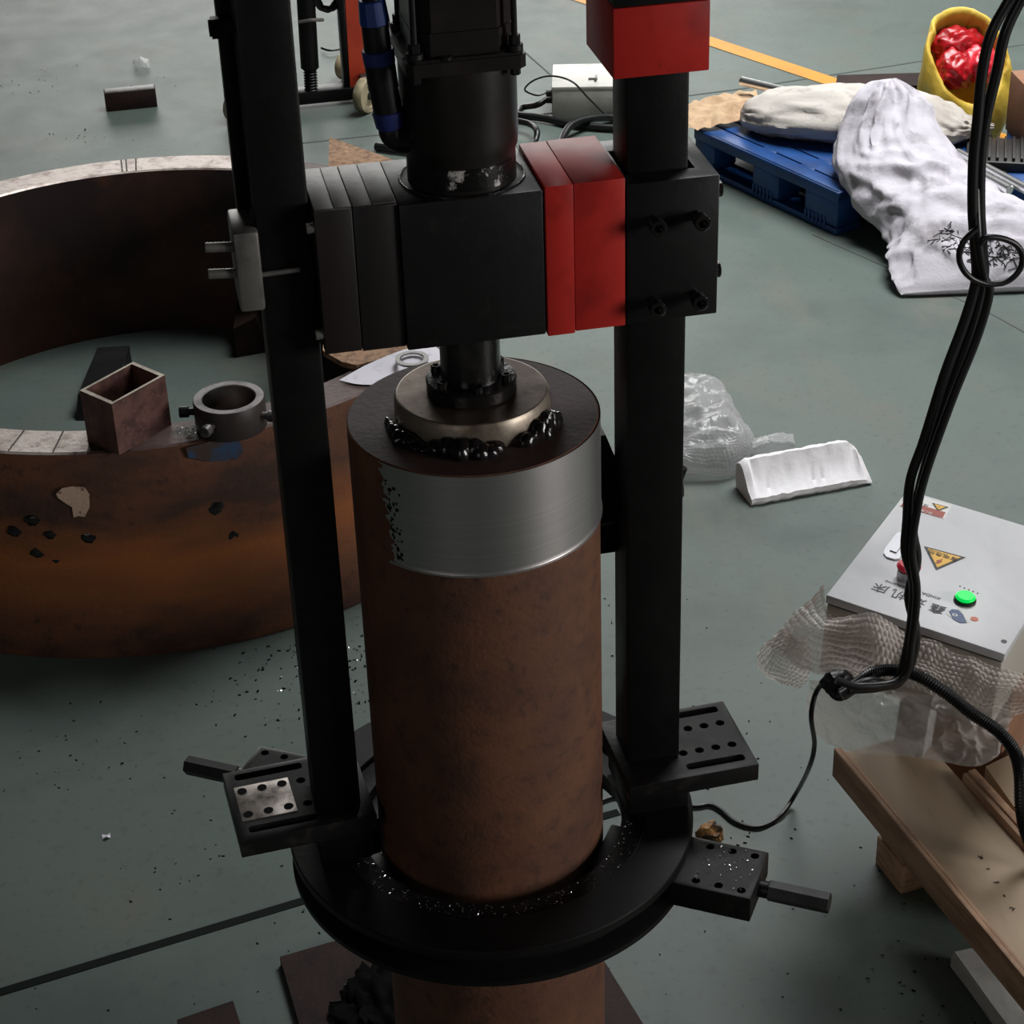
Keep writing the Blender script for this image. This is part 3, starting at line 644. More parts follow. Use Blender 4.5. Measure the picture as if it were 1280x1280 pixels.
b = MB(); b.prism(ch(.0455, .015), 1.424, 1.445); b.prism(ch(.0450, .016), 1.4455, 1.56); obj('motor_body', b, 'motorblk', mo)
for sx in (-1, 1):
    for sy in (-1, 1):
        b = MB(); x, y = .0445*sx, .0445*sy; b.cyl((x, y, 1.424), (x, y, 1.430), .0075, seg=18, bev=.0008); b.cyl((x, y, 1.430), (x, y, 1.438), .0052, seg=6); b.cyl((x, y, 1.438), (x, y, 1.56), .0028, seg=10); b.cyl((x, y, 1.402), (x, y, 1.410), .0048, seg=6)
        obj('flange_bolt', b, 'blackblock', mo)
b = MB(); b.cyl((-.018, -.0478, 1.4225), (-.018, -.0478, 1.4255), .006, seg=16); obj('plug', b, 'oil', mo)
# cable gland string on the motor's left
cn = MB(); P = [V((-.0745, -.01, 1.470)), V((-.073, -.01, 1.448)), V((-.072, -.01, 1.425)), V((-.071, -.01, 1.412)), V((-.069, -.01, 1.389)), V((-.0665, -.01, 1.3685)), V((-.0648, -.01, 1.352))]
cn.cyl(P[1], P[2], .0122, seg=24); cn.cyl(P[3], P[4], .0138, seg=24); cn.cyl(P[4], P[5], .0132, seg=24); cn.tube([P[6], P[6]+V((.001, 0, -.006)), P[6]+V((.007, .001, -.012)), P[6]+V((.02, .003, -.0135))], (.0112, .013), 20, 5)
cn.tube([P[0], P[0]+V((-.003, 0, .03)), P[0]+V((-.004, .005, .09))], .0085, 14, 4)
k = obj('motor_connector', cn, 'rub', mo)
b = MB(); b.cyl(P[0]+V((0, 0, 0)), P[1], .0122, .0138, seg=10, bev=.001); o = obj('gland_nut', b, 'bluenut', k); o['label'] = 'blue top gland nut'
b = MB(); b.cyl(P[2], P[3], .0146, .0142, seg=24, bev=.0008); o = obj('coupling_ring', b, 'bluedark', k); o['label'] = 'blue coupling ring'
b = MB(); b.cyl(P[5], P[6], .0146, .0130, seg=12, bev=.001); o = obj('gland_nut', b, 'bluedark', k); o['label'] = 'blue lower gland nut'
b = MB(); b.tube([V((-.062, -.02, 1.452)), V((-.058, -.024, 1.432)), V((-.050, -.03, 1.418))], .0008, 6, 5); obj('tag_wire', b, 'greymetal', k)

# ================================================================== PALLET, SACKS, RODS
e1 = V((.372, -.928, 0)); e2 = V((.928, .372, 0)); K = V((1.352, 2.575, 0)); TP = Matrix(((e1.x, e2.x, 0, K.x), (e1.y, e2.y, 0, K.y), (0, 0, 1, 0), (0, 0, 0, 1)))
pal = thing('plastic_pallet', 'blue plastic pallet under the white sacks', 'pallet', tuple(K - e1*.3 + e2*.25))
PL, PW, PH = .56, .50, .112
def pbox(x0, x1, y0, y1, z0, z1, bev=.004):
    t = MB().bx(x0, x1, y0, y1, z0, z1, bev=bev); return t.bm
b = MB(); 
for k in range(9): b.merge(pbox(-PL, 0, .001+k*.056, .052+k*.056, PH-.022, PH, .003), TP)
for x in (-PL, -PL*.62, -PL*.36, -.05): b.merge(pbox(x, x+.05, 0, PW, PH-.024, PH-.001, .003), TP)
obj('deck', b, 'blueplastic', pal)
for y in (0, PW/2-.04, PW-.08):
    b = MB(); b.merge(pbox(-PL, 0, y, y+.08, 0, .018, .004), TP); obj('runner', b, 'blueplastic', pal)
    if y:
        b = MB(); b.merge(pbox(-PL+.01, -.01, y+.03, y+.05, .016, PH-.02, .003), TP); obj('web', b, 'blueplastic', pal)
    for x0, x1 in ((-PL, -PL+.085), (-PL*.5-.045, -PL*.5+.06), (-.125, 0)):
        b = MB(); b.merge(pbox(x0, x1, y, y+.08, .016, PH-.02, .012), TP); 
        for q in range(6): b.merge(pbox(x0+.008+q*.014, x0+.014+q*.014, y-.0025, y+.002, .010, .036, .0008), TP)
        obj('foot_block', b, 'blueplastic', pal)
b = MB(); b.merge(pbox(-PL, -PL+.018, .01, PW-.01, .016, PH-.02, .003), TP); obj('web', b, 'blueplastic', pal)
b = MB(); b.merge(pbox(-PL, 0, -.001, .012, PH-.030, PH, .005), TP); obj('side_rail', b, 'blueplastic', pal)

# kraft paper scrap on the pallet end
def crumple(amp, sc): return lambda p, u, v: p + V((0, 0, abs(noise.noise(p*sc))*amp))
rows = [[Zp(840, 138, .118), Zp(870, 128, .120), Zp(905, 120, .120), Zp(945, 114, .12)], [Zp(842, 152, .118), Zp(875, 143, .13), Zp(910, 136, .135), Zp(950, 128, .12)], [Zp(846, 167, .114), Zp(880, 162, .118), Zp(905, 156, .124), Zp(955, 146, .122)]]
b = MB(); b.grid(rows, 8, fn=crumple(.02, 28)); tag(obj('kraft_paper', b, 'kraft'), 'crumpled pale kraft paper on the left end of the blue pallet', 'paper')

def sackfn(amp, sc, fl=(1, 1, 1)):
    def f(p, r, t, a):
        q = V((p.x*fl[0], p.y*fl[1], p.z*fl[2]))*sc
        d = r.normalized(); rg = lambda x, y, z: 1-2.4*math.sqrt(noise.noise(V((x, y, z)))**2+.006)
        ca, sa = math.cos(a), math.sin(a); e_ = min(1, min(t, 1-t)*7+.15)
        return p + d*amp*e_*(rg(ca*2+t*4, sa*2, t*6+ca*1.5) + .5*rg(ca*4, sa*4+2, t*11-ca*2) + .3*fbm(p*24, 2))
    return f
# lying sack
ax = V((.88, -.46, 0)).normalized(); sd = V((.46, .88, 0)).normalized(); up = V((0, 0, 1))
c0 = V((1.262, 3.07, .155)); 
secs = [(c0-ax*.0+V((0, 0, -.012)), sd*.012, up*.014), (c0+ax*.02+V((0, 0, -.008)), sd*.05, up*.028), (c0+ax*.09+V((0, 0, .002)), sd*.095, up*.046), (c0+ax*.22+V((0, 0, .010)), sd*.125, up*.054), (c0+ax*.36+V((0, 0, .010)), sd*.130, up*.055), (c0+ax*.46+V((0, 0, .006)), sd*.115, up*.050), (c0+ax*.53+V((0, 0, -.002)), sd*.085, up*.038), (c0+ax*.575+V((0, 0, -.006)), sd*.035, up*.020), (c0+ax*.60+V((0, 0, -.002)), sd*.010, up*.010), (c0+ax*.64+V((0, 0, .002)), sd*.011, up*.006)]
b = MB(); b.loft(secs, 56, 8, fn=sackfn(.011, 15, (1.2, .8, 1)), zmin=.113)
tag(obj('lying_sack', b, 'sack', smooth=80), 'plump off-white woven sack lying along the blue pallet', 'sack')

# slumped white sack from the pallet down to the floor
S2 = [((1.550, 2.800, .300), (.016, 0, 0), (0, -.02, .008)), ((1.545, 2.79, .288), (.044, 0, -.008), (0, -.03, .014)), ((1.545, 2.765, .25), (.085, 0, -.016), (0, -.045, .03)),
      ((1.530, 2.72, .20), (.112, 0, -.014), (0, -.05, .045)), ((1.525, 2.65, .150), (.142, -.01, -.012), (0, -.045, .055)), ((1.535, 2.57, .120), (.150, -.01, -.010), (0, -.03, .065)),
      ((1.555, 2.48, .096), (.148, -.02, 0), (0, -.015, .068)), ((1.585, 2.40, .080), (.160, -.03, 0), (0, -.012, .070)), ((1.615, 2.32, .064), (.200, -.035, 0), (0, -.012, .064)),
      ((1.630, 2.245, .046), (.238, -.04, 0), (0, -.010, .048)), ((1.630, 2.185, .022), (.250, -.045, 0), (0, -.006, .024)), ((1.630, 2.160, .008), (.255, -.045, 0), (0, -.003, .006))]
b = MB()
def s2fn(p, r, t, a):
    d = r.normalized(); amp = .020*min(1, t*6+.15)*min(1, (1-t)*5+.1)
    rg = lambda x, y, z: max(-.15, 1-2.6*math.sqrt(noise.noise(V((x, y, z)))**2+.004))
    k = max(0, min(1, (.50-t)*5)); ca, sa = math.cos(a), math.sin(a)
    up_ = rg(ca*4.2+t*1.5, sa*1.5, t*2.6) + .4*rg(ca*9, sa*2+3, t*4)           # folds running down from the peak
    lo_ = rg(ca*1.6+t*3, sa*1.4+5, t*9-ca*2.2) + .45*rg(ca*3, sa*2, t*17+ca*3)    # folds running across the slumped part
    return p + d*amp*(k*up_ + (1-k)*lo_ + .25*fbm(p*20, 2))
b.loft([(V(c), V(w_), V(h_)) for c, w_, h_ in S2], 96, 10, fn=s2fn, zmin=.002)
wsk = tag(obj('slumped_sack', b, 'sackdirty', smooth=80), 'white dirty sack slumped off the pallet onto the floor', 'sack')
# frayed black print on the sack: thin strokes over its front
dgs = bpy.context.evaluated_depsgraph_get()
from mathutils.bvhtree import BVHTree
bvh = BVHTree.FromPolygons([wsk.matrix_basis @ v.co if False else (v.co + wsk.location) for v in wsk.data.vertices], [p.vertices[:] for p in wsk.data.polygons])
b = MB()
for k in range(150):
    t = random.random(); px = 1172 + 100*t + random.gauss(0, 6); py = 296 + 18*math.sin(t*2.2) - 4 + random.gauss(0, 8) + 10*t
    an = random.uniform(0, PI); L = random.uniform(3, 8); pts = []
    for s_ in (-1, 0, 1):
        h = bvh.ray_cast(CAM, ray(px+math.cos(an)*L*s_, py+math.sin(an)*L*s_*.7).normalized())
        if h[0] is None: break
        pts.append(h[0]-ray(px, py).normalized()*.0008)
    if len(pts) == 3: b.tube(pts, .0011, 4, 2, caps=False)
o = obj('frayed_print', b, 'stain', wsk); o['kind'] = 'stuff'; o['label'] = 'black frayed strands and print'

# rods
def rod(name, p0, p1, r, label, grp=None):
    b = MB(); b.cyl(p0, p1, r, seg=32, bev=.002); return tag(obj(name, b, 'chrome'), label, 'rod', grp)
rod('chrome_rod', Zp(926, 101, .16), Zp(926, 101, .16)+V((.15, -.196, -.0)), .012, 'polished steel rod whose end sticks out left of the lying sack')
rp = Zp(1262, 238, .135); dv = (Zp(1183, 196, .135)-rp).normalized()
rod('chrome_rod', rp+dv*.26, rp, .0125, 'polished steel rod right of the sacks, nearer one with its cut end in view')
rp2 = rp + V((.028, .016, .004)); rod('chrome_rod', rp2+dv*.24, rp2-dv*.12, .012, 'polished steel rod right of the sacks, running on past the picture edge')

# dark wood scrap behind
b = MB(); p = [Zp(1044, 116, .0), Zp(1150, 116, .0), Zp(1150, 100, .0), Zp(1046, 103, 0)]; b.hull(p, [q+V((0, 0, .022)) for q in p])
tag(obj('timber_scrap', b, 'rustbrown', smooth=0), 'dark brown timber scrap on the floor behind the slumped sack', 'timber')

# yellow woven bag with red plastic inside
YBc = V((1.885, 3.10, 0)); yb = thing('yellow_bag', 'open yellow woven bag stuffed with red plastic, standing behind the sacks', 'bag', tuple(YBc))
b = MB(); seg = 56; rows = []
prof = [(.05, 0, 0), (.104, .004, 0), (.122, .05, 0), (.126, .09, 0), (.122, .115, 0), (.112, .135, 0)]
for i, (r, z, dy) in enumerate(prof):
    row = []
    for k in range(seg):
        a = 2*PI*k/seg; s_ = math.sin(a); f = z/.135
        g_ = 1-2*((1-s_)/2)**1.5; zz = z + f**2*(.088 + .108*g_)           # the back edge stands high, the front edge has slumped
        back = max(0, s_)
        rr = r*(1 - .04*f*back)
        p = YBc + V((rr*math.cos(a)*(1 - .22*f*back), rr*s_*.9 - .0*f, zz)); nrm = V((math.cos(a), s_, 0))
        p += nrm*.012*fbm(V((math.cos(a)*2.4, s_*2.4, zz*16)), 3)*min(1, z*12+.1)
        row.append(p)
    rows.append(row)
mc_ = sum(rows[-1], V())/seg; inw = V((0, .55, -.83))
lip = [p + (mc_-p)*.06 + V((0, -.003, .003)) for p in rows[-1]]
lip2 = [p + (mc_-p)*.14 + inw*.006 for p in rows[-1]]
inn = [p + (mc_-p)*.16 + inw*.05 for p in rows[-1]]
bot = [p + (mc_-p)*.6 + inw*.085 for p in rows[-1]]
rows += [lip, lip2, inn, bot]
vv = [[b.bm.verts.new(p) for p in r] for r in rows]
for i in range(len(vv)-1):
    for k in range(seg): b.face([vv[i][k], vv[i][(k+1) % seg], vv[i+1][(k+1) % seg], vv[i+1][k]])
b.face(vv[-1]); b.face(list(reversed(vv[0])))
obj('bag_skin', b, 'yellowbag', yb, smooth=80)
mN = -inw
def inbag(u, v, d): return mc_ + V((1, 0, 0))*u + V((0, .83, .55))*v + mN*d
RB = Matrix.Rotation(math.radians(56), 3, 'X')
for nm, c, r, m, lb in (('red_plastic_bundle', inbag(-.005, .050, -.026), (.068, .046, .038), 'redbag', 'glossy red plastic bundle at the top of the yellow bag'), ('pink_plastic_bundle', inbag(.036, -.028, -.020), (.050, .050, .038), 'pinkbag', 'pinkish red plastic bundle at the right in the yellow bag'), ('red_film_bundle', inbag(-.036, -.034, -.022), (.050, .056, .038), 'redbag', 'crumpled red film bundle low in the yellow bag')):
    b = MB(); b.blob(c, r, .28, 9, 4, R=Matrix.Rotation(math.radians(34), 3, 'X')); tag(obj(nm, b, m, smooth=80), lb, 'plastic bundle')

# right edge: carton, dark finned part on a second pallet
PO = V((1.775, 2.56, 0)); TP2 = Matrix.Translation(PO) @ Matrix.Rotation(-.42, 4, 'Z')
p2 = thing('plastic_pallet', 'blue plastic pallet at the right edge behind the chrome rods', 'pallet', tuple(TP2 @ V((.2, .2, 0))))
def tbx(M_, x0, x1, y0, y1, z0, z1, bev): return MB().bx(x0, x1, y0, y1, z0, z1, bev=bev).bm
b = MB()
for k in range(4): b.merge(tbx(0, k*.11, .105+k*.11, .0, .44, .082, .102, .003), TP2)
obj('deck', b, 'blueplastic', p2)
for x in (0, .18, .35):
    for y in (0, .36): b = MB(); b.merge(tbx(0, x, x+.08, y, y+.08, 0, .083, .006), TP2); obj('foot_block', b, 'blueplastic', p2)
b = MB(); b.merge(tbx(0, -.004, .44, -.008, .006, .05, .101, .003), TP2); obj('side_rail', b, 'blueplastic', p2)
cb = thing('carton_box', 'plain brown carton standing at the right edge behind the hanging cables', 'carton', (1.99, 2.80, .103))
b = MB(); b.box((2.005, 2.815, .180), (.20, .12, .155), rz=-.10, bev=.003); obj('carton_body', b, 'carton', cb)
b = MB(); b.tube([(1.945, 2.752, .115), (1.936, 2.752, .155), (1.945, 2.751, .195), (1.975, 2.748, .22)], .003, 8, 6); tag(obj('thin_cable', b, 'rub'), 'thin black cable curving against the brown carton', 'cable')
fp = thing('finned_part', 'dark ribbed metal part lying between the rods and the carton', 'metal part', (1.83, 2.70, .103))
FC = V((1.835, 2.685, .115)); FR = Matrix.Rotation(-.42, 3, 'Z')
b = MB(); b.box(FC, (.21, .17, .024), rz=-.42, bev=.004); obj('part_body', b, 'darkmach', fp)
for k in range(10):
    b = MB(); b.box(FC + V((0, 0, .016)) + FR @ V((-.088+k*.0195, 0, 0)), (.007, .15, .010), rz=-.42, bev=.001); obj('fin', b, 'darkmach', fp)
b = MB(); b.tube([(1.80, 2.86, .107), (1.80, 2.85, .125), (1.82, 2.84, .128), (1.85, 2.85, .112), (1.83, 2.80, .112), (1.79, 2.79, .11)], .006, 10, 6)
tag(obj('rubber_cable', b, 'rub'), 'short black cable curled under the tip of the lying sack', 'cable')

# ================================================================== bubble wrap and foam on the floor
def wrapfn(amp, sc, zmin):
    def f(p, u, v):
        q = p*sc; d = V((noise.noise(q+V((9, 0, 0)))*.4, noise.noise(q+V((0, 9, 0)))*.4, (1-2.0*math.sqrt(noise.noise(q)**2+.012)) + .35*fbm(q*1.8, 2)))
        p = p + d*amp; p.z = max(p.z, zmin); return p
    return f
rows = [[Zp(800, 475, .03), Zp(855, 470, .05), Zp(888, 474, .05), Zp(903, 484, .03)], [Zp(800, 510, .05), Zp(855, 510, .07), Zp(905, 512, .07), Zp(922, 518, .03)],
        [Zp(800, 545, .05), Zp(855, 548, .06), Zp(915, 545, .07), Zp(942, 552, .02)], [Zp(800, 575, .03), Zp(855, 578, .04), Zp(910, 575, .04), Zp(940, 572, .015)], [Zp(800, 596, .003), Zp(855, 597, .003), Zp(900, 598, .003), Zp(928, 590, .003)]]
b = MB(); b.grid(rows, 30, fn=wrapfn(.012, 20, .002), bub=(.009, .0022)); tag(obj('bubble_wrap', b, 'bubble2', smooth=80), 'crumpled grey bubble wrap on the floor behind the right column', 'bubble wrap')
rows = [[Zp(940, 552, .02), Zp(965, 545, .03), Zp(990, 545, .015)], [Zp(940, 562, .03), Zp(966, 556, .04), Zp(994, 556, .02)], [Zp(940, 572, .003), Zp(966, 568, .003), Zp(992, 566, .003)]]
b = MB(); b.grid(rows, 16, fn=wrapfn(.007, 30, .002), bub=(.009, .002)); tag(obj('bubble_wrap', b, 'bubble2', smooth=80), 'small bubble wrap wad on the floor at the left end of the white foam', 'bubble wrap')
# foam packing channel
q0 = Zp(940, 634, 0); q1 = Zp(1090, 606, 0); fx = (q1-q0).normalized(); fy = V((-fx.y, fx.x, 0)); fl = (q1-q0).length
TF = Matrix(((fx.x, fy.x, 0, q0.x), (fx.y, fy.y, 0, q0.y), (0, 0, 1, 0), (0, 0, 0, 1)))
b = MB(); t = bmesh.new(); NX, NS = 40, 28
prof = [(.006, 0), (.0, .008), (.002, .016), (.020, .022), (.040, .046), (.052, .060), (.062, .068), (.072, .068), (.082, .058), (.084, .02), (.080, 0)]
rows = []
for i in range(NX+1):
    u = i/NX; taper = 1 - .5*max(0, (u-.86)/.14)**2 - .12*max(0, (.06-u)/.06); row = []
    for (yy, zz) in prof:
        end = max(0, 1-min(u, 1-u)/.10)
        z2 = zz*taper; y2 = yy
        if .018 < yy < .055: k_ = 1 if end > .35 else 0; y2 += (-.001 if k_ else .004)+.001*noise.noise(V((u*9, yy*90, 2))); z2 += (.004 if k_ else -.001)+.0015*noise.noise(V((u*7, yy*120, 9)))
        j = V((0, .003*noise.noise(V((u*14, yy*60, 0))), .003*noise.noise(V((u*18, yy*60, 5)))))
        p = V((u*fl, y2, z2)) + j; p.z = max(p.z, 0.0); row.append(p)
    rows.append(row)
vv = [[b.bm.verts.new(TF @ p) for p in r] for r in rows]; m = len(prof)
for i in range(NX):
    for k in range(m): b.face([vv[i][k], vv[i+1][k], vv[i+1][(k+1) % m], vv[i][(k+1) % m]])
b.face(vv[0]); b.face(list(reversed(vv[-1])))
tag(obj('foam_packing', b, 'foam', smooth=40), 'long white foam packing piece on the floor beside the bubble wrap', 'foam')

# ================================================================== CRATE, ENCLOSURE
zc = .205
cA, cB = Zp(1042, 935, zc), Zp(1280, 1222, zc); ld = (cB-cA).normalized(); wd_ = V((-ld.y, ld.x, 0)); wd_ = wd_ if wd_.x > 0 else -wd_
rq = Zp(1205, 963, zc); CW = (rq-cA).dot(wd_)+.006; CLn = .85
TC = Matrix(((ld.x, wd_.x, 0, cA.x), (ld.y, wd_.y, 0, cA.y), (0, 0, 1, 0), (0, 0, 0, 1)))
cr_ = thing('plywood_crate', 'pale plywood crate base on timber bearers at the lower right', 'crate', tuple(cA+ld*.4))
def cbx(name, x0, x1, y0, y1, z0, z1, m, bev=.0015, label=None):
    b = MB(); b.merge(MB().bx(x0, x1, y0, y1, z0, z1, bev=bev).bm, TC); o = obj(name, b, m, cr_, smooth=30)
    if label: o['label'] = label
    return o
cbx('board', .0, CLn, .014, CW-.012, zc-.050, zc-.012, 'ply')
cbx('side_plank', .0, CLn, 0, .007, zc-.050, zc, 'plyedge', label='outer plank of the near side')
cbx('side_plank', .0, CLn, .0075, .0135, zc-.048, zc-.002, 'plyedge')
cbx('far_plank', .12, CLn, CW-.012, CW-.004, zc-.048, zc+.001, 'plyedge'); cbx('far_plank', .12, CLn, CW-.0035, CW+.008, zc-.048, zc+.004, 'pinewood')
bq = Zp(1127, 1118, 0); lx = (bq-cA).dot(ld); ly = (bq-cA).dot(wd_)
for q, off in ((0, 0.0), (1, .50)):
    cbx('bearer', lx-.075+off, lx+off, ly-.002, ly+.09, .0, .052, 'pinewood', .002); cbx('bearer', lx-.070+off, lx-.004+off, ly, ly+.09, .0525, .104, 'pinewood', .002); cbx('bearer', lx-.075+off, lx+.0+off, ly-.012, ly+.09, .1045, zc-.0505, 'pinewood', .002)
# scribble of pencil on the board
b = MB()
for k in range(5):
    p = Zp(1226+k*10, 1072+k*16, zc-.0115); pts = [p+V((random.uniform(-.004, .004), random.uniform(-.004, .004), .0006)) for _ in range(5)]; b.tube(pts, .0006, 4, 5)
obj('pencil_mark', b, 'mark', cr_)
cp = MB(); pq = [Zp(1232, 958, .19), Zp(1300, 925, .19), Zp(1330, 1010, .19), Zp(1290, 1040, .19)]
cp.hull([p-V((0, 0, .19)) for p in pq], pq); tag(obj('cardboard_carton', cp, 'ply', smooth=0), 'plain pale carton beside the plywood crate at the right edge', 'carton')
# foam slab bottom right
fq = [Zp(1188, 1188, .03), Zp(1216, 1182, .03), Zp(1330, 1290, .03), Zp(1290, 1330, .03), Zp(1255, 1275, .03), Zp(1240, 1255, .03)]
b = MB(); b.hull([V((p.x, p.y, 0)) for p in fq], fq); bmesh.ops.bevel(b.bm, geom=list(b.bm.edges), offset=.004, segments=2, affect='EDGES')
tag(obj('foam_slab', b, 'greyfoam'), 'grey white foam slab on the floor under the crate, bottom right', 'foam')

A = V((.539, .408, .480)); B = V((.724, .241, .464)); Cq = V((.741, .631, .486))
ex = (B-A).normalized(); ey = (Cq-A); ey = (ey-ex*ey.dot(ex)).normalized(); ez = ex.cross(ey)
EW, EL = .2495, .3018
TE = Matrix(((ex.x, ey.x, ez.x, A.x), (ex.y, ey.y, ez.y, A.y), (ex.z, ey.z, ez.z, A.z), (0, 0, 0, 1)))
en = thing('control_box', 'pale grey electrical control box with a green lamp and warning signs', 'control box', tuple(A+ex*EW/2+ey*EL/2-ez*.25))
def ebox(name, x0, x1, y0, y1, z0, z1, m, bev=.002, parent=en, label=None):
    b = MB(); b.merge(MB().bx(x0, x1, y0, y1, z0, z1, bev=bev).bm, TE)
    if name == 'packing_carton':
        for v in b.bm.verts:
            if v.co.z < .2: v.co.z = 0
    o = obj(name, b, m, parent if not name.startswith('packing') else None, smooth=30)
    if label: o['label'] = label
    return o
lid = ebox('lid', 0, EW, 0, EL, -.0135, 0, 'lid', .002)
ebox('gasket', .003, EW-.003, .003, EL-.003, -.0165, -.0132, 'signblack', .0005)
ebox('box_body', .002, EW-.002, .002, EL-.002, -.130, -.0164, 'body', .003)
pk = ebox('packing_block', .100, .145, .078, .115, -.280, -.1305, 'greyfoam', .002, None); pk['label'] = 'grey packing block under the control box on the crate end'; pk['category'] = 'packing'
pk2 = ebox('packing_carton', .135, EW-.012, .15, EL-.012, -.470, -.1305, 'carton', .002, None); pk2['label'] = 'plain brown carton standing under the back of the control box'; pk2['category'] = 'carton'
def lidp(px, py, h=0.0):
    d = ray(px, py); n = ez; t = ((A+ez*h)-CAM).dot(n)/d.dot(n); p = CAM+d*t-A; return (p.dot(ex), p.dot(ey))
def lpoly(pix, h0, h1, m, name, label=None, local=False):
    poly = pix if local else [lidp(*p) for p in pix]; b = MB(); b.prism(poly, h0, h1, T=TE); o = obj(name, b, m, lid, smooth=0)
    if label: o['label'] = label
    return o
def shrink(poly, k):
    cx = sum(p[0] for p in poly)/len(poly); cy = sum(p[1] for p in poly)/len(poly); return [(cx+(x-cx)*k, cy+(y-cy)*k) for x, y in poly]
def ltext(s, px, py, size, m, name, h=.0006, sx=1.0):
    """text lying on the lid, reading from the far side of the box"""
    c = bpy.data.curves.new('t', 'FONT'); c.body = s; c.size = size; c.align_x = 'CENTER'; c.align_y = 'CENTER'; c.extrude = .0001
    o = bpy.data.objects.new('t', c); COL.objects.link(o); bpy.context.view_layer.update()
    me = bpy.data.meshes.new_from_object(o.evaluated_get(bpy.context.evaluated_depsgraph_get())); bpy.data.objects.remove(o)
    x, y = lidp(px, py); T = TE @ Matrix.Translation(V((x, y, h))) @ Matrix.Rotation(PI, 4, 'Z') @ Matrix.Scale(sx, 4, V((1, 0, 0)))
    b = MB(); t = bmesh.new(); t.from_mesh(me); b.merge(t, T); return obj(name, b, m, lid, smooth=0)
# warning triangle
tri = [lidp(1155, 683), lidp(1207, 697), lidp(1170, 713)]
lpoly(tri, 0, .0006, 'signblack', 'warning_sign', 'yellow warning triangle with a flash', True)
lpoly(shrink(tri, .80), .0005, .0010, 'signyellow', 'sign_face', None, True)
ltext('有电危险', 1178.5, 694.8, .0110, 'signblack', 'sign_lettering', .0013)
cx, cy = lidp(1174.5, 702.5); fsh = [(0, .0065), (.004, .0065), (.0015, .001), (.0045, .001), (-.002, -.0075), (-.0005, -.0015), (-.0035, -.0015)]
lpoly([(cx-x, cy-y) for x, y in fsh], .001, .0015, 'signred', 'flash_symbol', None, True)
# label strip at the far left corner
lb = [lidp(1124, 632), lidp(1180, 649), lidp(1190, 632), lidp(1136, 617)]
lpoly(lb, 0, .0005, 'signwhite', 'label', 'white rectangular warning label', True)
lpoly([lidp(1126, 633), lidp(1178, 648), lidp(1182, 641), lidp(1130, 626)], .0004, .0009, 'signred', 'label_stripe', None, True)
lpoly([lidp(1165, 629), lidp(1186, 634.5), lidp(1172, 639.5)], .0004, .0009, 'signblack', 'label_triangle', None, True)
lpoly(shrink([lidp(1165, 629), lidp(1186, 634.5), lidp(1172, 639.5)], .66), .0008, .0012, 'signyellow', 'label_triangle', None, True)
ltext('!', 1173.5, 634.5, .008, 'signblack', 'label_lettering', .0014)
ltext('注意', 1154, 631.5, .0075, 'ink', 'label_lettering', .0008)
ltext('当心触电', 1155, 639.5, .0065, 'signwhite', 'label_lettering', .0011)
# maker's lettering, upside down from here
ltext('鑫', 1172, 761, .0225, 'ink', 'lettering'); ltext('达', 1147, 752, .0225, 'ink', 'lettering'); ltext('机', 1124, 743, .0225, 'ink', 'lettering'); ltext('床', 1101, 735, .0225, 'ink', 'lettering')
ltext('XINDA', 1164, 745, .0085, 'ink', 'small_lettering'); ltext('JICHUANG', 1120, 730.5, .0065, 'ink', 'small_lettering')
# swirl emblem
def ell(px, py, rx, ry, rot, n=28): 
    x, y = lidp(px, py); return [(x+rx*math.cos(a)*math.cos(rot)-ry*math.sin(a)*math.sin(rot), y+rx*math.cos(a)*math.sin(rot)+ry*math.sin(a)*math.cos(rot)) for a in [2*PI*k/n for k in range(n)]]
lpoly(ell(1199, 769, .0165, .0098, .25), 0, .0005, 'signwhite', 'emblem', 'oval blue, white and red emblem', True)
lpoly([lidp(*p) for p in [(1186, 765), (1190, 762), (1198, 763), (1204, 769), (1208, 779), (1200, 779), (1191, 774)]], .0004, .0009, 'logoblue', 'emblem_swirl', None, True)
lpoly(ell(1193.5, 769.5, .0038, .003, 0), .0008, .0012, 'signwhite', 'emblem_swirl', None, True); lpoly(ell(1193.5, 769.5, .0018, .0014, 0), .0011, .0015, 'logoblue', 'emblem_swirl', None, True)
lpoly([lidp(*p) for p in [(1200, 762), (1206, 763), (1214, 777), (1209, 779)]], .0004, .0008, 'signwhite', 'emblem_swirl', None, True)
lpoly(ell(1218, 774, .0052, .0045, .2), 0, .0008, 'logored', 'emblem_dot', None, True)
# lamp, button, latch
def lcyl(px, py, r, h0, h1, m, name, label=None, bev=.0008, seg=32):
    x, y = lidp(px, py); b = MB(); b.cyl(TE @ V((x, y, h0)), TE @ V((x, y, h1)), r, seg=seg, bev=bev); o = obj(name, b, m, lid)
    if label: o['label'] = label
    return o
g = lcyl(1206, 751, .0150, 0, .004, 'signblack', 'lamp_bezel'); lcyl(1206, 751, .0136, .004, .0095, 'green', 'indicator_lamp', 'lit green indicator lamp', .0025)
for k in range(5):
    lcyl(1200+k*5.5, 733+k*2.2, .0012, 0, .0006, 'ink', 'lamp_lettering', None, 0, 6)
lcyl(1134, 722, .0145, 0, .014, 'latch', 'button_base'); lcyl(1134, 722, .0165, .014, .024, 'redbutton', 'stop_button', 'red stop button, mostly behind the hanging cables', .004)
lpoly([lidp(*p) for p in [(1107, 686), (1104, 693), (1108, 698), (1118, 701), (1124, 700), (1138, 677), (1138, 670), (1128, 667), (1121, 668)]], 0, .003, 'latch', 'lock', 'chromed door lock', True)
lpoly([lidp(*p) for p in [(1113, 687), (1112, 691), (1120, 694), (1133, 675), (1126, 672)]], .003, .005, 'latch', 'lock_lever', None, True)
lcyl(1255, 802, .004, 0, .0006, 'ink', 'scuff', None, 0, 8)

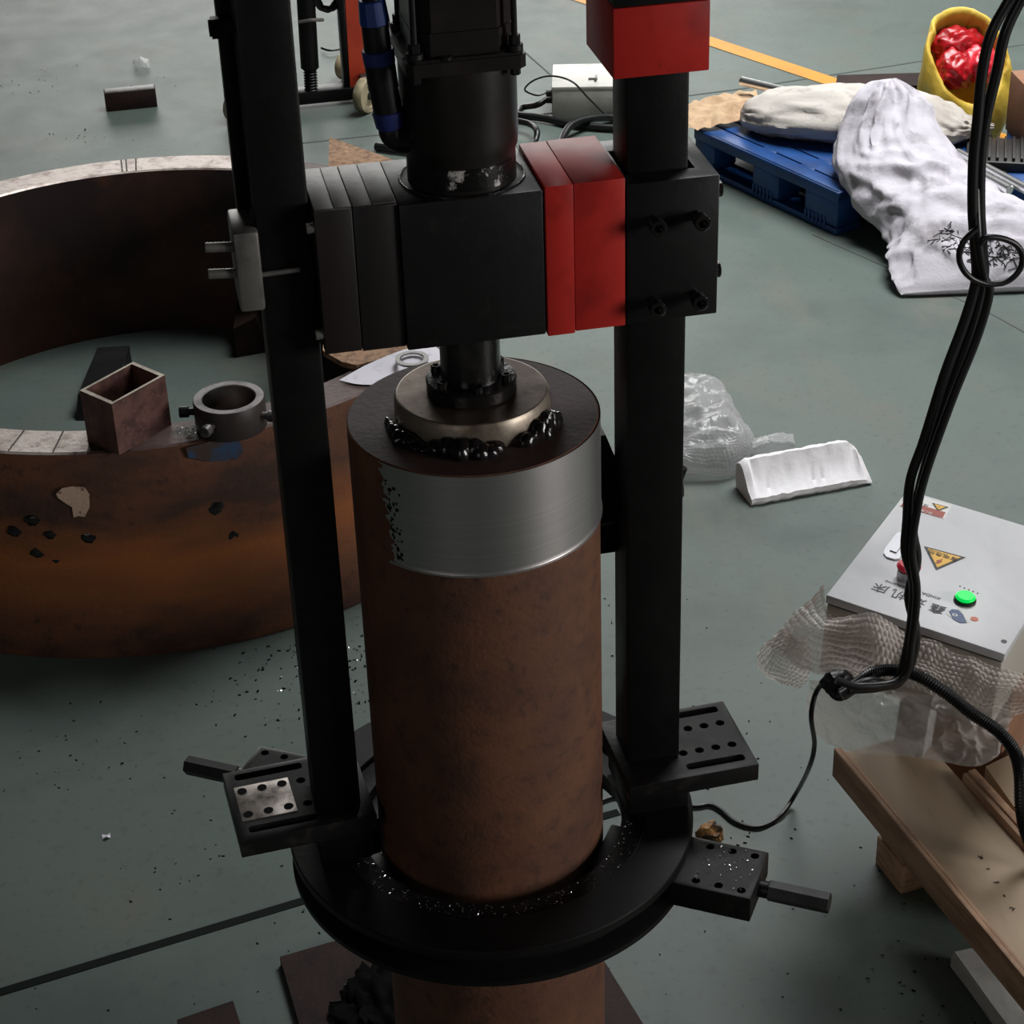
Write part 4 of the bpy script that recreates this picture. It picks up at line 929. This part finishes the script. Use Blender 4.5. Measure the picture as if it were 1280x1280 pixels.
# bubble wrap round the box, clear film lower down
def foldfn(amp, sc):
    def f(p, u, v):
        q = p*sc; d = V((0, -.8, .6))
        return p + d*amp*((1-2.4*abs(noise.noise(q))) + .6*(1-2.4*abs(noise.noise(q*2.1+V((4, 2, 0))))) + .35*(1-2.4*abs(noise.noise(q*4.3))))
    return f
def fr(px, py, off=.02):
    """a point a little in front of the box's near face"""
    d = ray(px, py); n = -ey; n = V((n.x, n.y, 0)).normalized(); t = ((A+n*off)-CAM).dot(n)/d.dot(n); return CAM+d*t
rows = [[fr(1030, 735, -.03), fr(1040, 775, .012), fr(1090, 772, .03), fr(1130, 795, .02), fr(1190, 815, .014), fr(1250, 840, .012), fr(1310, 850, .0)],
        [fr(1000, 765, -.02), fr(1022, 790, .03), fr(1090, 800, .05), fr(1130, 815, .035), fr(1190, 835, .03), fr(1250, 860, .03), fr(1310, 865, .02)],
        [fr(975, 790, 0.0), fr(1010, 815, .03), fr(1080, 830, .06), fr(1130, 840, .05), fr(1190, 860, .045), fr(1250, 878, .035), fr(1310, 885, .03)],
        [fr(955, 805, 0.0), fr(1000, 835, .03), fr(1070, 850, .05), fr(1130, 862, .06), fr(1190, 880, .045), fr(1250, 893, .035), fr(1310, 895, .03)]]
b = MB(); b.grid(rows, 38, fn=wrapfn(.008, 24, .0), bub=(.0078, .0024)); wr = tag(obj('bubble_wrap', b, 'bubble', smooth=80), 'crumpled bubble wrap wrapped round the front of the grey control box', 'bubble wrap')
rows = [[fr(1030, 735, -.03), fr(1000, 770, -.02), fr(985, 790, .0), fr(1010, 800, .015)], [fr(1000, 770, -.03), fr(975, 800, -.02), fr(990, 820, .01), fr(1015, 830, .02)], [fr(950, 815, -.02), fr(960, 835, -.01), fr(985, 845, .01), fr(1010, 850, .02)], [fr(948, 838, -.02), fr(965, 850, -.01), fr(980, 856, .01), fr(1000, 862, .02)]]
b = MB(); b.grid(rows, 26, fn=wrapfn(.005, 30, .0), bub=(.0078, .0024)); obj('loose_flap', b, 'bubble', wr, smooth=80)['label'] = 'loose flap sticking out to the left'
rows = [[fr(1010, 850, .03), fr(1060, 855, .05), fr(1110, 862, .05), fr(1170, 872, .045), fr(1225, 885, .035), fr(1262, 890, .03)],
        [fr(1005, 880, .02), fr(1060, 890, .06), fr(1110, 895, .06), fr(1165, 905, .06), fr(1220, 915, .05), fr(1258, 915, .03)],
        [fr(1010, 905, .02), fr(1060, 920, .05), fr(1115, 925, .06), fr(1165, 932, .07), fr(1215, 940, .06), fr(1252, 935, .04)],
        [fr(1030, 930, .03), fr(1070, 941, .05), fr(1120, 944, .06), fr(1165, 950, .07), fr(1212, 958, .07), fr(1246, 946, .05)]]
b = MB(); b.grid(rows, 28, fn=foldfn(.013, 15)); tag(obj('clear_film', b, 'clear', smooth=80), 'shiny clear plastic film hanging below the bubble wrap over the crate', 'plastic film')

# ================================================================== CABLES
def cable(pts, r, label, name='hanging_cable', group=None, m='rub', seg=12, sub=10, rib=0, smooth=60):
    b = MB(); b.tube(pts, r, seg, sub, rib=rib); return tag(obj(name, b, m, smooth=smooth), label, 'cable', group)
YC = .24
def yc(x, y, d=0.0): return Yp(x, y, YC+d)
top = lambda x, y, d=0: yc(x, y, d)
cable([V((.98, .2, 2.7)), V((.88, .2, 2.1)), Yp(1318, -110, .2), Yp(1290, -50, .22), yc(1266, -8), yc(1240, 40), yc(1228, 90), yc(1222, 150), yc(1217, 200), yc(1216, 260), yc(1219, 310), yc(1220, 350), yc(1206, 400), yc(1180, 470), yc(1155, 550), yc(1138, 600), yc(1134, 650), yc(1132, 690), yc(1142, 730), yc(1139, 780), yc(1132, 820), yc(1122, 850), yc(1098, 859), yc(1060, 862)], .0062, 'left strand of the black cable bundle hanging at the right')
cable([V((1.0, .22, 2.7)), V((.90, .22, 2.1)), Yp(1336, -110, .22), Yp(1304, -50, .235), yc(1280, -8, .01), yc(1257, 40, .01), yc(1246, 90, .01), yc(1232, 150, .01), yc(1226, 200, .01), yc(1225, 260, .01), yc(1228, 310, .01), yc(1229, 350, .01), yc(1214, 410, .01), yc(1190, 480, .01), yc(1164, 560, .01), yc(1150, 610, .01), yc(1141, 660, .012), yc(1146, 700, .012), yc(1136, 745, .012), yc(1145, 790, .01), yc(1138, 830, .01), yc(1118, 856, .008), yc(1085, 852, .004), yc(1052, 870)], .0062, 'right strand of the black cable bundle hanging at the right')
cable([V((.96, .25, 2.7)), V((.87, .25, 2.1)), Yp(1312, -90, .26), yc(1268, 5, .015), yc(1238, 120, .02), yc(1221, 200, .02), yc(1222, 290, -.008), yc(1230, 345, -.008), yc(1237, 365, -.008), yc(1222, 420, -.008), yc(1190, 500, -.01), yc(1158, 590, -.01), yc(1146, 640, -.012), yc(1140, 690, -.01), yc(1146, 740, -.012), yc(1140, 800, -.01), yc(1128, 848, -.01), yc(1075, 858, -.012), yc(1045, 850, -.005)], .0052, 'thinner black cable twisted round the hanging bundle')
lp = [(1199, 318), (1203, 335), (1215, 348), (1235, 355), (1258, 352), (1274, 338), (1278, 320), (1270, 306), (1252, 298), (1232, 297), (1215, 300)]
cable([yc(1222, 285, -.012)] + [yc(x, y, -.014) for x, y in [(1206, 300)] + lp[:-1]] + [yc(1225, 305, -.012)], .0036, 'thin black cable coiled in a loop on the hanging bundle', 'cable_loop')
# bundle wraps
# conduit
pc = [fr(1034, 850, .065), fr(1048, 868, .085), fr(1068, 858, .09), fr(1092, 841, .085), fr(1120, 838, .075), fr(1150, 846, .065), fr(1185, 868, .062), fr(1215, 892, .062), fr(1245, 912, .062), fr(1266, 936, .062), fr(1275, 965, .062), fr(1277, 1010, .062), fr(1284, 1045, .064), fr(1300, 1085, .07)]
cable(pc, .0082, 'ribbed black corrugated conduit bending over the bubble wrap', 'corrugated_conduit', m='rub', seg=14, sub=22, rib=.10, smooth=8)
b = MB(); b.blob(fr(1046, 852, .075), (.022, .014, .018), .2, 6, 3); tag(obj('cable_tape_bundle', b, 'rub'), 'black taped knot where the hanging cables meet the conduit', 'cable joint')
pt = [fr(1032, 850, .06), fr(1020, 866, .05), Yp(1014, 895, .35), Yp(1018, 930, .40), Yp(1012, 958, .43), Zp(996, 990, .03), Zp(975, 1020, .006), Zp(948, 1034, .004), Zp(920, 1028, .004), Zp(900, 1012, .004), Zp(886, 1006, .004), Zp(866, 1008, .004), Zp(820, 1000, .004), Zp(770, 996, .004), Zp(730, 1012, .004)]
cable(pt, .0035, 'thin black cable running down from the knot across the floor to the machine', 'floor_cable')

# amber scrap beside the ring on the floor
b = MB(); b.blob(Zp(887, 1044, .02), (.020, .018, .022), .35, 9, 3, zmin=0); tag(obj('amber_scrap', b, 'amber'), 'small amber porous scrap on the floor right of the clamp ring', 'scrap')
p = Zp(133, 1047, 0); b = MB(); b.grid([[p+V((-.006, -.004, .001)), p+V((0, -.006, .006)), p+V((.006, -.003, .001))], [p+V((-.006, .004, .004)), p+V((.001, .004, .002)), p+V((.007, .003, .007))]], 3)
tag(obj('paper_scrap', b, 'paper'), 'tiny white paper scrap on the dark floor at lower left', 'paper')

# ================================================================== BACKGROUND LEFT
b = MB(); q0 = Zp(133, 140, 0); b.box((q0.x+.073, q0.y+.022, .027), (.146, .044, .054), rz=.0, bev=.002); bb = obj('steel_bar_offcut', b, 'rustbrown'); tag(bb, 'dark brown square bar offcut alone on the far left floor', 'steel offcut')
b = MB(); b.box((q0.x+.073, q0.y+.022, .0543), (.140, .039, .001), bev=.0003); o = obj('upper_face', b, 'greytop', bb); o['label'] = 'paler top face'  # thin top layer, greyer and paler than the bar
p = Zp(177, 84, 0); b = MB(); b.grid([[p+V((-.022, -.04, .002)), p+V((0, -.045, .012)), p+V((.022, -.04, .004))], [p+V((-.024, 0, .012)), p+V((0, 0, .025)), p+V((.024, 0, .01))], [p+V((-.02, .05, .004)), p+V((0, .05, .012)), p+V((.024, .05, .002))]], 6, fn=wrapfn(.006, 60, .001))
tag(obj('clear_film_scrap', b, 'scrapfilm', smooth=80), 'small clear film scrap on the floor beyond the square bar', 'plastic film')

st = thing('pallet_stacker', 'orange and black hand stacker frame on castors behind the left column', 'stacker', (.30, 3.87, 0))
b = MB(); b.bx(.0, .40, 3.84, 3.90, .012, .048, bev=.004); obj('base_beam', b, 'black', st)
b = MB(); b.hull([(.346, 3.85, .03), (.402, 3.85, .03), (.402, 3.90, .03), (.346, 3.90, .03)], [(.356, 3.85, .62), (.404, 3.85, .62), (.404, 3.90, .62), (.356, 3.90, .62)]); obj('orange_post', b, 'orange', st, smooth=0)
b = MB(); b.bx(.330, .3455, 3.85, 3.90, .045, .62, bev=.002); obj('inner_post', b, 'black', st)
b = MB(); b.cyl((.238, 3.87, .11), (.250, 3.87, .62), .026, seg=20); obj('lift_cylinder', b, 'black', st)
b = MB(); b.tube([(.236, 3.865, .045), (.238, 3.865, .11)], .018, 12, 16, rib=.14); obj('coil_spring', b, 'blackblock', st)
b = MB(); b.tube([(.214, 3.85, .25), (.250, 3.84, .255), (.285, 3.85, .25)], .005, 8, 5); obj('stay_rod', b, 'greymetal', st)
for (x, y, r) in ((.380, 3.765, .050), (.012, 3.80, .040), (.362, 4.06, .040)):
    b = MB(); b.lathe([(.010, -.012), (r*.62, -.011), (r*.66, -.014), (r*.96, -.014), (r, -.008), (r, .008), (r*.96, .014), (r*.66, .014), (r*.62, .011), (.010, .012)], 36, T=Matrix.Translation(V((x, y, r))) @ Matrix.Rotation(.85, 4, 'Z') @ Matrix.Rotation(PI/2, 4, 'X'), closed=True)
    wl = obj('castor_wheel', b, 'wheel', st)
    b = MB(); b.cyl((x+.0142, y-.0125, r), (x-.0142, y+.0125, r), .012, seg=16, bev=.002); obj('hub', b, 'darkmach', wl)
b = MB(); b.bx(.374, .410, 3.80, 3.86, .030, .085, bev=.004); obj('fork_bracket', b, 'darkmach', st)
for nm, dy, lb in (('coiled_cable', 0, 'dark tangled cable coil hanging in the stacker frame'),):
    b = MB(); pts = []
    for k in range(40): a = k*.9; pts.append(V((.305+.030*math.cos(a)+random.uniform(-.008, .008), 3.90+.01*math.sin(a*.7), .295+.032*math.sin(a)+random.uniform(-.006, .006))))
    b.tube(pts, .006, 6, 5); tag(obj(nm, b, 'rub'), lb, 'cable')
b = MB(); b.tube([Zp(402, 60, .01), Zp(412, 63, .012), Zp(428, 61, .01)], .004, 6, 4); tag(obj('wire_bit', b, 'rub'), 'short dark wire bit on the floor seen through the stacker frame', 'wire')

# junction box with cables
jb = thing('junction_box', 'small dusty white junction box on the floor behind the motor', 'junction box', (.96, 3.62, 0))
jl, jw, jh = .195, .19, .098; j0 = Zp(691, 151, 0); jr = math.radians(-14); TJ = Matrix.Translation(j0) @ Matrix.Rotation(jr, 4, 'Z')
b = MB(); b.merge(MB().bx(0, jl, 0, jw, 0, jh-.012, bev=.003).bm, TJ); obj('box_body', b, 'jbox', jb)
b = MB(); b.merge(MB().bx(-.002, jl+.002, -.002, jw+.002, jh-.0115, jh, bev=.003).bm, TJ); jld = obj('lid', b, 'jbox', jb)
b = MB(); b.merge(MB().bx(-.0015, .0, .012, jw-.012, .012, jh-.02, bev=.0005).bm, TJ); obj('gland_panel', b, 'jboxside', jb)
b = MB(); b.merge(MB().bx(.10, .125, .05, .056, jh, jh+.006, bev=.001).bm, TJ); b.merge(MB().bx(.118, .124, .035, .075, jh+.003, jh+.009, bev=.001).bm, TJ); obj('key', b, 'greymetal', jld)
for yy, zz in ((.03, .07), (.05, .045), (.07, .035)):
    b = MB(); b.cyl(TJ @ V((-.018, yy, zz)), TJ @ V((0, yy, zz)), .009, seg=14, bev=.001); obj('cable_gland', b, 'rub', jb)
g1, g2, g3 = TJ @ V((-.018, .03, .07)), TJ @ V((-.018, .05, .045)), TJ @ V((-.018, .07, .035))
cable([g1, g1+V((-.03, -.01, .0)), Yp(656, 112, 3.55), Yp(668, 100, 3.50), Yp(690, 95, 3.46), Yp(715, 102, 3.42), Yp(735, 122, 3.40), Yp(755, 142, 3.38)], .0026, 'thin black wire arching over the white junction box', 'box_wire')
cable([g2, g2+V((-.03, -.01, -.01)), Zp(652, 135, .012), Zp(640, 150, .012), Zp(610, 160, .012)], .009, 'thick black cable leaving the junction box towards the motor', 'box_cable')
cable([Zp(640, 143, .012), Zp(680, 148, .012), Zp(720, 156, .012), Zp(775, 160, .012), Zp(820, 158, .012)], .010, 'straight black hose on the floor in front of the junction box', 'floor_hose')
cable([Zp(640, 150, .030), Zp(662, 155, .03), Zp(671, 164, .03), Zp(668, 178, .012), Zp(655, 192, .012), Zp(640, 205, .012)], .0085, 'bent black hose on the floor just right of the motor', 'floor_hose')
cable([Zp(696, 196, .012), Zp(702, 175, .02), Zp(715, 156, .035), Zp(740, 148, .03), Zp(775, 147, .012), Zp(815, 152, .012)], .0105, 'thick arched black hose on the floor behind the red blocks', 'floor_hose')
cable([Zp(640, 180, .012), Zp(655, 205, .012), Zp(672, 225, .012)], .0085, 'short hose end showing beside the bearing block', 'floor_hose')
cable([Zp(470, 183, .012), Zp(490, 186, .012), Zp(520, 190, .012), Zp(570, 200, .012)], .0115, 'black hose end on the floor left of the motor', 'floor_hose')

# ================================================================== SWARF AND DEBRIS (uncountable)
def scatter(name, n, place, size, m, label, parent=None, cat=None):
    b = MB()
    for _ in range(n):
        p = place(); s_ = size*random.uniform(.5, 1.5); q = Matrix.Rotation(random.uniform(0, 6.28), 3, 'Z') @ Matrix.Rotation(random.uniform(-.8, .8), 3, 'X')
        v = [b.bm.verts.new(p + q @ (V(c)*s_)) for c in ((-1, -.3, 0), (.9, -.5, .15), (1.1, .4, .1), (-.7, .5, .25))]
        b.face(v); t_ = b.bm.verts.new(p+q @ (V((0, 0, .7))*s_)); 
        for k in range(4): b.face([v[k], v[(k+1) % 4], t_])
    o = obj(name, b, m, parent, smooth=0); o['kind'] = 'stuff'; o['label'] = label
    if cat: o['category'] = cat
    return o
def onring(r0, r1, z, a0=-PI, a1=0.2):
    def f(): a = random.uniform(a0, a1); r = random.uniform(r0, r1); return V((r*math.cos(a), r*math.sin(a), z))
    return f
scatter('ring_swarf', 260, onring(.147, .171, .535), .0010, 'chip', 'fine steel swarf on the step of the clamp ring', cat='swarf')
scatter('jaw_swarf', 60, lambda: Matrix.Rotation(math.radians(-32), 3, 'Z') @ V((random.uniform(.235, .300), random.gauss(0, .016), .532)), .0011, 'chip', 'bright steel swarf on the right clamp jaw', cat='swarf')
def inrect(x0, x1, y0, y1, z=.0005): return lambda: V((random.uniform(x0, x1), random.uniform(y0, y1), z))
def fl_clusters():
    cs = [(random.uniform(-.75, -.1), random.uniform(.3, 1.15)) for _ in range(9)] + [(random.uniform(.35, .75), random.uniform(-.1, 1.2)) for _ in range(9)] + [(random.uniform(-1.2, -.1), random.uniform(2.9, 5.0)) for _ in range(12)]
    def f():
        c = random.choice(cs); return V((c[0]+random.gauss(0, .06), c[1]+random.gauss(0, .05), .0004))
    return f
scatter('floor_debris', 420, fl_clusters(), .0020, 'dirt', 'dark specks and chips scattered on the workshop floor', cat='debris')
scatter('floor_debris', 160, inrect(-.7, .75, -.05, 1.2), .0017, 'dirt', 'fine dark grit over the near floor', cat='debris')
scatter('floor_swarf', 70, lambda: V((random.gauss(-.09, .05), random.gauss(1.1, .07), .0006)), .0022, 'chip', 'bright swarf on the floor between the left column and the ring', cat='swarf')
scatter('floor_swarf', 120, lambda: V((random.gauss(-.10, .09), random.gauss(1.08, .06), .0006)), .0026, 'dirt', 'dark swarf on the floor at the foot of the rusty ring', cat='swarf')
scatter('collar_swarf', 70, lambda: V((random.gauss(-.262, .012), random.gauss(1.262, .012), RZ+.0015+abs(random.gauss(0, .003)))), .0018, 'chip', 'small heap of bright swarf beside the collar on the ring', cat='swarf')
b = MB(); b.blob((-.085, .185, .018), (.105, .15, .045), .3, 22, 5, zmin=.0165); md_ = tag(obj('swarf_pile', b, 'swarfdark', smooth=80), 'oily black swarf pile on the base plate behind the pipe', 'swarf', kind='stuff')
scatter('plate_swarf', 60, lambda: V((random.gauss(-.10, .06), random.gauss(.26, .07), .0175+.03*random.random()**3)), .0014, 'chip', 'bright chips on the base plate and the oily pile', cat='swarf')
